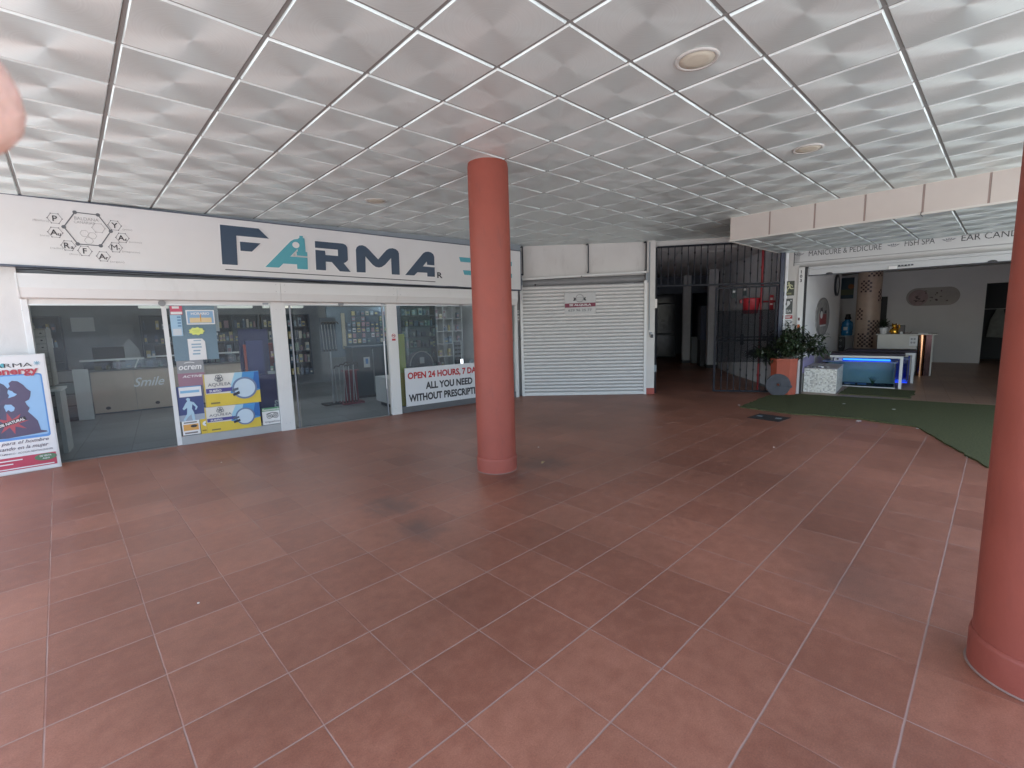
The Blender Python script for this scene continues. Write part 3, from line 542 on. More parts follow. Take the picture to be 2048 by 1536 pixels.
wom = [(-.42, .43), (-.075, .455), (-.085, .47), (-.13, .485), (-.145, .60), (-.19, .68), (-.215, .72), (-.195, .76), (-.215, .80), (-.225, .84), (-.19, .86), (-.175, .90), (-.165, .955), (-.195, .99), (-.22, 1.04), (-.26, 1.085), (-.305, 1.095), (-.333, 1.07), (-.328, 1.03), (-.345, 1.012), (-.333, .985), (-.315, .975), (-.305, .955), (-.28, .935), (-.30, .915), (-.36, .895), (-.43, .86), (-.43, .83), (-.34, .82), (-.315, .78), (-.325, .745), (-.35, .735), (-.37, .76), (-.42, .70)]
pr(man, C('ad_plum', '4f4f66'), 3, 'silhouette'); pr(wom, C('ad_plum2', '585068'), 4, 'silhouette')
st = [(-.365 + (.15 if i % 2 == 0 else .06) * math.cos(R(22.5 * i + 8)), .60 + (.13 if i % 2 == 0 else .045) * math.sin(R(22.5 * i + 8))) for i in range(16)]
pr(st, C('ad_burst', 'a8505a'), 5, 'starburst'); pr([(-.50, .545), (-.235, .625), (-.245, .67), (-.51, .585)], M_ink, 6, 'ribbon')
text(t, '100% NATURAL', -.372, .606, .032, M_paper, -.0115, .25, shear=.2, bold=.03, rot=.29)
text(t, 'FARMA', -.12, 1.272, .045, M_ink, -.0075, .36, align='r'); pr([(-.415, 1.25), (-.365, 1.30), (-.345, 1.30), (-.345, 1.25)], M_teal, 3, 'teal_letter')
b = MB(); [b.line((-.078 - .03 * math.cos(R(a)), 1.285 - .026 * math.sin(R(a))), (-.078 + .03 * math.cos(R(a)), 1.285 + .026 * math.sin(R(a))), .008, -.006, -.003) for a in (0, 45, 90, 135)]; b.build('star', C('ad_teal', '8fb5c4'), t)
text(t, 'energy', -.075, 1.182, .085, C('ad_red', 'b04450'), -.0125, .36, align='r', bold=.035)
text(t, 'Solo para el hombre', -.075, .365, .052, C('ad_ink', '6c6670'), -.0065, .52, align='r', shear=.35, bold=.012); text(t, 'pensando en la mujer', -.085, .300, .055, C('ad_ink', '6c6670'), -.0065, .50, align='r', shear=.35, bold=.012)
text(t, 'EFECTO VITAMINICO · ACCION REVITALIZANTE', -.055, .245, .02, C('ad_ink', '6c6670'), -.0065, .56, align='r', bold=.01)
bars(t, [(-.64, -.035, .125, .15)], C('ad_strip', 'b8465a'), -.0065, 'red_strip'); bars(t, [(-.64, -.32, .165, .012), (-.64, -.4, .125, .012), (-.6, -.06, .068, .012)], M_paper, -.009)
MB().oval(-.125, .155, .095, .042, -.0105, -.006).build('oval_badge', C('ad_green', '5d7d5e'), t); text(t, 'DE VENTA', -.125, .17, .02, M_paper, -.012, .10, bold=.02); text(t, 'AQUI', -.125, .138, .02, M_paper, -.012, .06, bold=.02)
for x in (-.6, -.06): MB().box(x - .015, x + .015, .03, .05, .0, 1.25).build('leg', M_alu, t)
# ------------------------------------------------------------------ inside the pharmacy
PAL = ['c9cdd0', '9fb4c0', 'd8d2c4', '7d93a6', 'b9a3a0', '8fa79a', 'cfcfd6', '6f7f92', 'c6b98a', 'a98f9a', 'e0e0dc', '5c6f86']
TINT = dict(zip(PAL, ('pale grey', 'light blue', 'cream', 'steel blue', 'dusty pink', 'sage green', 'lilac grey', 'slate blue', 'straw yellow', 'mauve', 'white', 'navy blue')))
def product(fr, x, y, z, w_, d, h, col, label, group, kind=None):
    label = TINT[col] + ' ' + label.replace('pale pack', 'pack')
    kind = kind or random.choice('bbbt')
    mm = mat('pack_' + col, col, .5, var=.05)
    if kind == 'b':
        o = MB().box(x - w_ / 2, x + w_ / 2, y, y + d, z, z + h, .003)
        t = solo('medicine_pack', label, 'pack', o, mm, fr, (x, y, z), group)
        MB().box(-w_ * .38, w_ * .38, -.002, .001, h * .25, h * (.5 + .25 * random.random())).build('label_print', mat('pack_' + random.choice(PAL), random.choice(PAL), .5), t)
    else:
        r = w_ * .42; o = MB().lathe([(r, 0), (r, h * .68), (r * .55, h * .78), (r * .5, h * .80)], (x, y + r, z), 12)
        t = solo('bottle', label.replace('pack', 'bottle'), 'bottle', o, mm, fr, (x, y + r, z), group.replace('packs', 'bottles'))
        MB().lathe([(r * .55, h * .80), (r * .55, h)], (0, 0, 0), 12).build('cap', mat('pack_' + random.choice(PAL), random.choice(PAL), .5), t)
    return t
def shelf_unit(name, label, fr, x0, x1, y0, y1, z0, rows, cols, rh, m, back=None, th=.022):
    t = thing(name, label, 'shelf unit', fr, ((x0 + x1) / 2, y0, z0)); z1 = z0 + rows * rh
    for i in range(cols + 1):
        x = x0 + (x1 - x0) * i / cols; MB().box(x - th / 2, x + th / 2, y0, y1, z0, z1 + th).build('upright', m, t)
    for j in range(rows + 1): MB().box(x0 + th / 2, x1 - th / 2, y0 + .004, y1, z0 + j * rh, z0 + j * rh + th).build('shelf', m, t)
    MB().box(x0, x1, y1, y1 + .012, z0, z1 + th).build('back_panel', back or m, t); return t
def fill(fr, x0, x1, y, z0, rows, cols, rh, label, group, dens=.75, th=.022, n=3):
    cw = (x1 - x0) / cols
    for r in range(rows):
        for c in range(cols):
            x = x0 + c * cw + .05
            while x < x0 + (c + 1) * cw - .06:
                w_ = random.uniform(.05, .12)
                if random.random() < dens: product(fr, x + w_ / 2 - .01, y + random.uniform(.0, .06), z0 + r * rh + th, w_ * .9, .08, rh * random.uniform(.35, .72), random.choice(PAL), label, group)
                x += w_ + random.uniform(.005, .05)
M_shelfw = mat('shelf_white', 'c4c6c6', .5); M_shelfb = mat('shelf_blue', (.09, .125, .165), .5); M_beige = mat('counter_beige', (.50, .40, .32), .5, var=.05)
t = thing('counter', 'long beige shop counter with the word Smile deep inside the pharmacy', 'counter', FA, (-6.2, 4.3, 0))
for x0, x1 in ((-7.33, -6.66), (-6.655, -5.4), (-5.395, -4.5)): MB().box(x0, x1, 4.30, 4.34, .03, .86).build('front_panel', M_beige, t)
MB().box(-7.33, -4.5, 4.34, 4.8, .0, .82).build('body', M_shelfb, t); MB().box(-7.38, -4.45, 4.28, 4.85, .865, .885).build('top', mat('counter_top', (.2, .19, .18), .3), t)
MB().box(-7.45, -6.45, 4.26, 4.30, 1.075, 1.11).box(-6.40, -4.5, 4.26, 4.30, 1.10, 1.13).build('glass_ledge', M_alu, t)
MB().box(-7.4, -4.5, 4.27, 4.276, .90, 1.07).build('screen', glass('counter_glass', (.7, .75, .78)), t); MB().cyl((-6.62, 4.25, .9), (-6.55, 4.25, 1.08), .012).build('strut', M_alu, t)
text(t, 'Smile', -6.42, .60, .19, M_paper, 4.296, .52, shear=.4, bold=.012); b = MB(); [b.oval(x, z, .04, .032, 4.297, 4.30, 18) for x, z in ((-7.12, .12), (-6.32, .14))]; b.build('grommet', M_ink, t)
for i in range(16): product(FA, -7.2 + i * .165 + random.uniform(-.03, .03), 4.4 + random.uniform(0, .3), .886, random.uniform(.06, .13), .08, random.uniform(.07, .2), random.choice(PAL), 'small pack standing on the long beige counter', 'packs on the long beige counter')
for i, (x, wd) in enumerate(((-7.02, .5), (-6.05, .42), (-5.2, .45))):
    t = thing('monitor', 'dark computer monitor standing on the long pharmacy counter', 'monitor', FA, (x, 4.6, .886), group='monitors on the pharmacy counter')
    MB().box(x - wd / 2, x + wd / 2, 4.58, 4.61, 1.02, 1.34, .006).build('screen', M_black, t); MB().box(x - .03, x + .03, 4.6, 4.64, .9, 1.05).build('neck', M_black, t); MB().box(x - .12, x + .12, 4.5, 4.72, .886, .9).build('foot', M_black, t)
t = thing('office_chair', 'pale high-backed chair behind the pharmacy counter', 'chair', FA, (-6.72, 5.2, 0)); q = [(-.16, .62), (.16, .62), (.2, 1.0), (.17, 1.25), (.02, 1.5), (-.14, 1.3), (-.2, 1.0)]
MB().prism([(-6.72 + a, z + .0) for a, z in q], 5.2, 5.26).build('backrest', mat('chair_pale', (.42, .43, .43), .8), t); MB().box(-6.93, -6.5, 4.92, 5.2, .46, .54, .02).build('seat', M_black, t); MB().cyl((-6.72, 5.08, .04), (-6.72, 5.08, .46), .03).build('stem', M_steel, t)
b = MB(); [b.cyl((-6.72, 5.08, .06), (-6.72 + .28 * math.cos(a), 5.08 + .28 * math.sin(a), .03), .02) for a in [2 * math.pi * i / 5 for i in range(5)]]; b.build('foot', M_black, t)
t = thing('drawer_tower', 'tower of beige drawers just inside the left glass door', 'drawers', FA, (-7.55, .6, .9)); MB().box(-7.78, -7.345, .62, 1.0, .93, 1.70).build('carcass', mat('tower_beige', (.30, .28, .25), .6), t)
for i in range(8):
    z = .945 + i * .093; d = MB().box(-7.77, -7.355, .60, .62, z, z + .082, .003).build('drawer', mat('drawer_beige', (.46, .43, .38), .6), t); MB().oval(-7.39, z + .041, .012, .008, .59, .60, 10).build('knob', M_black, d)
t = thing('side_table', 'white panelled side table under the beige drawer tower', 'table', FA, (-7.5, .8, 0)); MB().box(-7.8, -7.27, .56, 1.04, .86, .89).build('top', M_alu, t); MB().box(-7.34, -7.29, .58, 1.02, 0, .86).build('side_panel', mat('panel_grey', (.48, .48, .46), .6), t); MB().box(-7.79, -7.74, .58, 1.02, 0, .86).build('side_panel', M_alu, t)
t = thing('magazine_rack', 'pale magazine rack with dark covers beside the counter', 'rack', FA, (-7.45, 3.6, 0)); MB().box(-7.50, -7.28, 3.62, 3.66, .02, .97).build('side_panel', mat('panel_grey', (.48, .48, .46), .6), t)
for i in range(4): MB().box(-7.95, -7.5, 3.6, 3.64, .1 + i * .22, .29 + i * .22).build('cover', mat('mag_' + str(i), ((.08, .09, .1), (.16, .15, .14), (.1, .12, .12), (.2, .19, .18))[i], .5), t)
MB().box(-7.95, -7.5, 3.64, 3.7, .02, .97).build('back', M_dark, t)
t = thing('framed_notice', 'pale framed notice on the rear wall over the counter', 'frame', FA, (-7.5, 6.58, 1.5)); MB().box(-7.75, -7.35, 6.56, 6.6, 1.68, 2.0).build('frame', M_alu, t)
t = thing('framed_notice', 'large blank pale panel on the rear wall beside the framed notice', 'panel', FA, (-6.85, 6.58, 1.5)); MB().box(-7.1, -6.66, 6.57, 6.6, 1.5, 1.82).build('frame', mat('panel_pale', (.34, .35, .36), .6), t)
for k, (x0, x1) in enumerate(((-8.9, -7.9), (-6.5, -5.3), (-5.2, -4.0), (-3.9, -2.7))):
    shelf_unit('wall_shelves', ('far left', 'second', 'third', 'fourth')[k] + ' dark blue wall shelf unit along the rear of the pharmacy', FA, x0, x1, 6.2, 6.5, .3, 5, 2, .34, M_shelfb)
    fill(FA, x0, x1, 6.22, .3, 5, 2, .34, 'small medicine pack on the dark rear shelves', 'packs on the dark rear shelves', .9)
# the cane stand seen through the middle door
M_maroon = mat('maroon_board', (.26, .055, .075), .5)
t = thing('cane_stand', 'maroon walking cane stand on the pharmacy floor behind the middle door', 'stand', FA, (-3.0, 1.85, 0))
MB().box(-3.22, -2.78, 1.72, 2.02, .004, .045).build('base', M_maroon, t)
for i in range(3): MB().prism([(-3.14 + i * .1, .045), (-3.05 + i * .1, .045), (-3.06 + i * .095, .70), (-3.13 + i * .095, .70)], 1.84 + .01 * i, 1.9).build('board', M_maroon, t)
MB().box(-3.17, -2.83, 1.80, 1.94, .70, .715).build('rail', M_maroon, t)
def cane(x, y, z0, z1, lean, label, group):
    t = thing('walking_cane', label, 'cane', FA, (x, y, z0), group=group)
    MB().tube([(x, y, z0 + .03), (x + lean, y, z1)], .009, 8).build('shaft', M_steel, t)
    pts = [(x + lean + .05 - .05 * math.cos(a), y, z1 + .05 * math.sin(a)) for a in [math.pi * k / 8 for k in range(9)]]; MB().tube(pts, .011, 8).build('handle', M_black, t); MB().cyl((x, y, z0), (x, y, z0 + .035), .013, n=8).build('tip', M_black, t)
for i in range(7): cane(-3.33 + i * .065, 1.74 - .01 * (i % 3), .05, .78 + .03 * (i % 3), .03 * ((i % 3) - 1), 'silver walking cane standing in the maroon stand', 'canes standing in the maroon stand')
t = thing('cane_rack', 'hanging rack with a clear panel above the maroon cane stand', 'rack', FA, (-3.4, 2.0, 1.1)); MB().box(-3.5, -3.18, 2.02, 2.04, 1.12, 1.82).build('back', M_shelfb, t); MB().cyl((-3.33, 2.03, 0), (-3.33, 2.03, 1.12), .02).build('pole', M_steel, t); MB().box(-3.55, -3.1, 1.9, 2.2, .004, .03).build('foot', M_black, t)
for i in range(5): cane(-3.46 + i * .06, 1.98, 1.13, 1.68, -.02, 'silver walking cane hanging in the upper rack', 'canes hanging in the upper rack')
t = thing('wrapped_umbrella', 'big cone of clear plastic wrap leaning against the cane stand', 'wrap', FA, (-3.45, 1.9, 0)); MB().lathe([(.03, 0), (.1, .3), (.19, .62), (.24, .78), (.05, .8)], (0, 0, 0), 14).build('wrap', mat('plastic_wrap', (.33, .32, .29), .25, var=.4, scale=9), t); t.matrix_world = FA @ Matrix.Translation((-3.3, 1.95, .03)) @ Matrix.Rotation(R(-20), 4, 'Y')
t = thing('display_counter', 'dark display counter inside the pharmacy right of the canes', 'counter', FA, (-2.3, 2.4, 0)); MB().box(-2.75, -1.5, 2.4, 2.9, .06, 1.15).build('body', mat('counter_slate', (.05, .07, .085), .4), t); MB().box(-2.78, -1.47, 2.37, 2.92, 1.152, 1.18).build('top', M_shelfb, t); MB().box(-2.75, -1.5, 2.45, 2.9, .004, .06).build('plinth', M_black, t); MB().box(-2.30, -2.29, 2.39, 2.4, .1, 1.1).build('seam', M_steel, t)
t = thing('poster_card', 'white and blue leaflet fixed on the dark display counter', 'leaflet', FA, (-2.45, 2.38, .7)); MB().box(-2.52, -2.38, 2.375, 2.385, .70, .93).build('sheet', M_paper, t); MB().box(-2.48, -2.42, 2.371, 2.375, .78, .9).build('print', mat('leaf_blue', '3f7fb8', .5), t)
t = thing('pegboard', 'tall blue grey pegboard of hanging packs behind the display counter', 'pegboard', FA, (-2.2, 3.5, 1.2)); MB().box(-2.95, -1.45, 3.5, 3.54, .9, 2.1).build('board', mat('peg_blue', (.14, .19, .23), .6), t); MB().box(-2.62, -2.54, 3.46, 3.5, 1.1, 1.95).build('strip', mat('peg_cream', (.46, .42, .33), .6), t)
for r in range(6):
    for c in range(9):
        if random.random() < .85: product(FA, -2.45 + c * .115, 3.44, 1.22 + r * .135, .075, .03, .10, random.choice(PAL), 'small pack hanging on the blue grey pegboard', 'packs hanging on the pegboard', 'b')
shelf_unit('maroon_shelves', 'low maroon shelf unit behind the left edge of the middle door', FA, -4.65, -4.1, 2.9, 3.2, .1, 4, 1, .3, M_maroon); fill(FA, -4.65, -4.1, 2.92, .1, 4, 1, .3, 'small pack on the maroon shelf unit', 'packs on the maroon shelves', .8)
# seen through the right hand window
shelf_unit('white_shelves', 'tall white shelf unit of pigeonholes behind the right pharmacy window', FA, -.25, .62, 3.3, 3.6, .4, 5, 3, .34, M_shelfw); fill(FA, -.25, .62, 3.32, .4, 5, 3, .34, 'small pack on the tall white shelf unit', 'packs on the tall white shelves', .72)
t = shelf_unit('glass_cabinet', 'blue green glazed cabinet of bottles left of the white shelves', FA, -1.35, -.40, 2.9, 3.2, .5, 6, 1, .27, M_shelfb, mat('cabinet_teal', (.16, .25, .26), .4)); fill(FA, -1.35, -.40, 2.92, .5, 6, 1, .27, 'pale pack in the blue green glazed cabinet', 'packs in the glazed cabinet', .85)
MB().box(-1.35, -.40, 2.88, 2.886, .5, 2.12).build('glass_door', glass('cabinet_glass', (.78, .9, .9)), t)
t = thing('rounded_bag', 'dark blue rounded bag with a grey tag inside the right window', 'bag', FA, (-1.8, 1.0, .13)); MB().prism([(-2.06, .60)] + [(-1.81 + .25 * math.cos(a), .78 + .28 * math.sin(a)) for a in [math.pi - math.pi * i / 16 for i in range(17)]] + [(-1.56, .60)], .9, 1.12).build('shell', mat('bag_blue', (.045, .06, .085), .6, var=.2), t)
b = MB(); b.tube([(-1.81 + .26 * math.cos(a), .89, .78 + .29 * math.sin(a)) for a in [math.pi - math.pi * i / 16 for i in range(17)]], .010, 6); b.build('piping', M_inkl, t); MB().box(-1.85, -1.75, .892, .90, .82, .95).build('tag', M_inkl, t)
t = thing('window_plinth', 'low white display plinth inside the right pharmacy window', 'plinth', FA, (-1.4, .6, 0)); MB().box(-2.68, -.1, .25, 1.3, .1, .60).build('top', M_shelfw, t); MB().box(-2.6, -.15, .3, 1.25, .004, .1).build('foot', M_black, t)
t = thing('sunglasses_rack', 'white framed rack of dark sunglasses in the right window', 'rack', FA, (-.9, 1.0, .6)); b = MB(); [b.box(x, x + .016, .98, 1.0, .60, 1.25) for x in (-1.0, -.80)]; b.box(-1.0, -.784, .98, 1.0, 1.235, 1.25); b.build('frame', M_alu, t); MB().box(-.99, -.79, 1.0, 1.02, .60, 1.24).build('board', mat('rack_grey', (.2, .2, .21), .5), t)
for i in range(5):
    s = thing('sunglasses', 'pair of dark sunglasses on the white rack in the right window', 'sunglasses', FA, (-.89, .97, .78 + i * .09), group='sunglasses on the rack'); z = .78 + i * .09
    b = MB(); [b.oval(-.89 + dx, z, .036, .022, .965, .975, 14) for dx in (-.042, .042)]; b.box(-.9, -.88, .967, .973, z + .005, z + .012); b.build('lenses', M_black, s)
t = thing('price_star', 'white star-shaped card at the foot of the right window', 'card', FA, (-.78, .6, .78)); MB().prism([(-.76 + (.07 if i % 2 else .095) * math.cos(R(18 * i)), .765 + (.07 if i % 2 else .095) * math.sin(R(18 * i))) for i in range(20)], .6, .606).build('star', M_paper, t); MB().ring(-.76, .765, .03, .018, .597, .6, 16).build('print', M_inkg, t)
t = thing('phone_display', 'small lit white screen beside the sunglasses rack', 'screen', FA, (-1.0, .7, .6)); MB().box(-1.1, -.9, .7, .75, .60, .86, .005).build('body', M_black, t); MB().box(-.985, -.93, .696, .70, .76, .86).build('screen', mat('screen_on', (.9, .9, .92), .5, emit=1.2), t)

# ------------------------------------------------------------------ closed roller shutter beside the pharmacy
t = thing('roller_shutter', 'closed white slatted roller shutter between pharmacy and iron gate', 'roller shutter', FG)
sec = []; n = 32; ph = 2.36 / n
for i in range(n): sec += [(.030, i * ph), (.030, i * ph + ph * .12), (.012, i * ph + ph * .20), (-.004, i * ph + ph * .36), (-.012, i * ph + ph * .58), (-.008, i * ph + ph * .78), (.006, i * ph + ph * .93)]
sec.append((.030, 2.36)); vs = [(x, y, z) for x in (.045, 2.625) for y, z in sec]; k = len(sec)
c = MB(); c.add(vs, [(i, k + i, k + i + 1, i + 1) for i in range(k - 1)], False); c.box(.045, 2.625, .031, .04, 0, 2.36); c.build('curtain', mat('shutter_white', 'dcdbd8', .5, var=.02, scale=.6), t)
j_ = MB(); [j_.box(.045, 2.61, -.0005, .028, i * ph - ph * .05, i * ph + ph * .15) for i in range(1, n + 1)]; j_.build('slat_shade_strips', mat('joint_shade', (.36, .36, .36), .7, var=.02), t)  # grey strips in the slat grooves put the groove shading into the colour
MB().box(-.015, .045, -.035, .05, 0, 2.40, .004).build('guide_rail', M_alu, t); MB().box(2.610, 2.670, -.035, .05, 0, 2.42, .004).build('guide_rail', M_alu, t)
MB().box(.0, 2.65, -.02, .04, .004, .05, .004).build('bottom_bar', M_alu, t)
r = MB(); r.cyl((.03, .13, 2.435), (2.66, .13, 2.475), .085, n=40, smooth=False); r.build('roll', mat('roll_grey', (.22, .22, .22), .4, var=.1), t)
MB().prism([(.03, 2.505), (2.66, 2.575), (2.66, 2.615), (.03, 2.545)], -.02, .06).build('top_angle', M_alu, t)
for x, z in ((.02, 2.44), (2.67, 2.48)): MB().box(x - .025, x + .025, -.03, .16, z - .11, z + .10).build('end_bracket', M_grey, t)
b = MB(); b.cyl((1.3, -.028, 2.545), (1.3, -.02, 2.545), .012, n=10); b.cyl((.32, -.02, 2.40), (.32, -.01, 2.40), .02, n=10); b.build('bolt', M_black, t)
t = thing('upper_wall', 'plain white wall panel above the closed roller shutter with iron rods', 'wall', FG, (1.3, .1, 2.6)); MB().box(-.6, 2.70, .115, .20, 2.50, 3.29).build('panel', M_wallw, t); MB().box(-.14, .0, .06, .114, 0, 3.29).build('corner_strip', mat('corner_grey', (.33, .33, .34), .7), t)
for x in (.06, 1.455, 2.66):
    MB().tube([(x, .07, 3.215), (x, .06, 2.62)], .013, 8).tube([(x - .05, .06, 3.20), (x, .07, 3.215)], .015, 8).tube([(x - .03, .06, 2.64), (x, .06, 2.62)], .015, 8).build('iron_rod', M_dark, t)
t = thing('gate_pillar', 'narrow white pillar with red foot between shutter and iron gate', 'pillar', FG, (2.75, .1, 0)); MB().box(2.672, 2.84, -.01, .25, .13, 3.29, .004).build('shaft', M_wallw, t); MB().box(2.668, 2.845, -.014, .25, 0, .13, .003).build('red_foot', M_redd, t)
MB().tube([(2.715, -.025, 3.2), (2.717, -.025, 2.0), (2.72, -.025, 1.38)], .011, 8).build('conduit', M_grey, t)
t = thing('padlock', 'small padlock with keeper hanging on the white gate pillar', 'padlock', FG, (2.76, -.03, 1.28)); MB().box(2.725, 2.775, -.04, -.012, 1.28, 1.335, .004).build('keeper', M_grey, t); MB().box(2.75, 2.80, -.06, -.02, 1.215, 1.285, .008).build('body', M_dark, t); MB().tube([(2.775 + .018 * math.cos(a), -.04, 1.285 + .025 * math.sin(a)) for a in [math.pi * i / 8 for i in range(9)]], .005, 6).build('shackle', M_steel, t)
t = thing('rent_sign', 'white to-let sign on the roller shutter with maroon band reading SE ALQUILA', 'sign', FG, (1.27, -.015, 1.76)); MB().box(.935, 1.60, -.02, -.012, 1.757, 2.205, .002).build('panel', mat('rent_grey', 'bdbdbb', .5), t)
MB().prism([(.945, 1.897), (1.595, 1.910), (1.595, 1.992), (.945, 1.985)], -.023, -.02).build('band', mat('rent_maroon', (.17, .018, .045), .5), t)
text(t, 'SE ALQUILA', 1.27, 1.947, .05, M_paper, -.0255, .46, bold=.03); text(t, '629 96 25 77', 1.265, 1.84, .052, M_inkg, -.0225, .50, bold=.02)
MB().ring(1.26, 2.09, .085, .075, -.023, -.02, 26).build('emblem_ring', M_inkg, t); b = MB(); [b.prism([(1.26 + s * .085, 2.10), (1.26 + s * .135, 2.11), (1.26 + s * .12, 2.08), (1.26 + s * .14, 2.035), (1.26 + s * .085, 2.045)], -.024, -.02) for s in (-1, 1)]; b.build('emblem_ribbon', M_ink, t); bars(t, [(1.185, 1.335, 2.10, .018), (1.19, 1.33, 2.065, .012), (1.20, 1.32, 2.03, .014)], M_inkl, -.0225)
for z, h, lb in ((1.80, .075, 'small white junction box, upper one, in the corner left of the roller shutter'), (1.66, .10, 'white switch box with two buttons in the corner left of the roller shutter')):
    t = thing('switch_box', lb, 'switch box', FG, (-.075, .03, z)); MB().box(-.115, -.035, .02, .06, z, z + h, .004).build('body', M_alu, t); MB().oval(-.09, z + h * .5, .01, .014, .014, .02, 10).oval(-.06, z + h * .5, .01, .014, .014, .02, 10).build('button', M_ink, t)
t = thing('shutter_lock', 'steel bolt lock on the left guide of the roller shutter', 'lock', FG, (-.05, .02, 1.24)); MB().cyl((-.1, .02, 1.27), (.0, -.04, 1.27), .028, n=14).build('barrel', M_steel, t); MB().box(-.1, -.07, .02, .06, 1.23, 1.31).build('plate', M_steel, t)

# ------------------------------------------------------------------ iron gate and the dark passage behind it
M_iron = mat('gate_iron', (.010, .011, .017), .55, var=.2, spec=.25)
t = thing('iron_gate', 'tall black iron gate with fixed grille above, one leaf open to a dark passage', 'gate', FH)
MB().box(.0, .055, -.03, .03, 0, 3.10).build('post', M_iron, t); MB().box(2.425, 2.50, -.035, .035, 0, 3.0).build('post', mat('gate_navy', (.012, .016, .04), .4), t)
MB().prism([(.055, 3.085), (.055, 3.12), (2.425, 3.10), (2.425, 3.065)], -.02, .02).build('top_rail', M_iron, t); MB().prism([(.055, 2.285), (.055, 2.315), (2.425, 2.275), (2.425, 2.235)], -.025, .025).build('middle_rail', M_iron, t)
def bar(mb, x, z0, z1, y=0, knots=()):
    mb.box(x - .009, x + .009, y - .009, y + .009, z0, z1)
    for kz in knots: mb.lathe([(.008, -.035), (.016, -.012), (.016, .012), (.008, .035)], (x, y, kz), 8)
for i, x in enumerate([.137, .277, .407, .546, .674, .801, .928, 1.054, 1.208, 1.37, 1.503, 1.626, 1.757, 1.878, 2.01, 2.13, 2.265, 2.36]):
    b = MB(); bar(b, x, 2.29, 3.09, knots=(2.95, 2.48) if i % 2 else (2.72,)); b.build('bar', M_iron, t)
HL = FH @ Matrix.Translation((2.41, .02, 0)) @ Matrix.Rotation(R(176), 4, 'Z')
lf = MB(); lf.box(.0, .035, -.02, .02, .03, 2.215); lf.box(1.135, 1.175, -.02, .02, .03, 2.235); lf.box(.035, 1.135, -.02, .02, 2.19, 2.225); lf.box(.035, 1.135, -.02, .02, .03, .065); lf.box(.035, 1.135, -.02, .02, 1.105, 1.13); lf.box(.035, 1.135, -.02, .02, 1.17, 1.195)
L = lf.build('gate_leaf', M_iron, t); OFF[L.name] = Vector(); L.matrix_basis = t.matrix_world.inverted() @ HL
for i in range(8):
    b = MB(); bar(b, .035 + 1.1 * (i + 1) / 9, .065, 2.19, knots=(1.9, .38) if i % 2 else (1.65, .5)); b.build('bar', M_iron, L)
mm = bpy.data.materials.new('perforated_sheet'); mm.use_nodes = True; n_, l_, mk = nodes(mm); n_.remove(n_['Principled BSDF'])
tc = mk('ShaderNodeTexCoord'); vo = mk('ShaderNodeTexVoronoi', None, (tc.outputs['Object'],)); vo.inputs['Scale'].default_value = 130; vo.inputs['Randomness'].default_value = 0
th = mk('ShaderNodeMath', 'LESS_THAN', (vo.outputs['Distance'], .40)); tr_ = mk('ShaderNodeBsdfTransparent'); df = mk('ShaderNodeBsdfDiffuse'); df.inputs[0].default_value = (.014, .015, .018, 1); mx_ = mk('ShaderNodeMixShader'); l_.new(th.outputs[0], mx_.inputs[0]); l_.new(df.outputs[0], mx_.inputs[1]); l_.new(tr_.outputs[0], mx_.inputs[2]); l_.new(mx_.outputs[0], n_['Material Output'].inputs[0])
MB().box(.035, 1.135, .021, .024, .66, 1.74).build('mesh_sheet', mm, L); MB().box(.6, .66, -.045, -.02, 1.02, 1.24).build('lock_case', M_iron, L)
for z, m_ in ((1.84, mat('reader_white', (.8, .75, .7), .4)), (.47, M_grey)):
    k = MB().box(.012, .06, -.052, -.03, z, z + (.19 if z > 1 else .15), .004).build('reader_box', m_, t)
t = thing('gate_lintel', 'white plastered beam above the iron gate', 'lintel', FH, (1.2, .05, 3.1)); MB().box(-.12, 2.9, .04, .2, 3.125, 3.29).build('beam', M_wallw, t)
t = thing('passage_walls', 'pale walls and ceiling of the unlit passage behind the iron gate', 'wall', FH, (1.2, 4.8, 0))
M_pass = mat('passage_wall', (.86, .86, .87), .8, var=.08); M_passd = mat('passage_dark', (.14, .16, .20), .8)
pw = MB()
for a, b_ in (((2.56, .12), (2.62, 1.5)), ((2.62, 1.5), (2.38, 3.84)), ((2.38, 3.84), (2.36, 5.5))): pw.slab([a, b_, (b_[0] + .15, b_[1]), (a[0] + .15, a[1])], 0, 3.2)
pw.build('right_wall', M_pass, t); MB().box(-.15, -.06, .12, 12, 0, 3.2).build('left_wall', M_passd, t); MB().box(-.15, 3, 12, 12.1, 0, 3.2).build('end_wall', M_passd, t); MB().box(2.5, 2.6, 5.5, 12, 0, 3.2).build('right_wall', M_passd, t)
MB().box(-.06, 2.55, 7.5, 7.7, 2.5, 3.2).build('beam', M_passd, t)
pc = ceil_field(-1, 5, 0, 20, 3.12); pc.build('passage_ceiling', mat('passage_ceiling_white', (.8, .8, .8), .6), t)
for lb, x0, x1, y0, y1 in (('nearer white square pillar inside the dark passage', 2.04, 2.32, 5.5, 5.8), ('farther white square pillar inside the dark passage', 1.5, 1.76, 7.3, 7.58)):
    t = thing('passage_pillar', lb, 'pillar', FH, ((x0 + x1) / 2, y0, 0)); MB().box(x0, x1, y0, y1, .10, 3.2).build('shaft', M_pass, t); MB().box(x0 - .01, x1 + .01, y0 - .01, y1, 0, .10).build('skirting', M_dark, t)
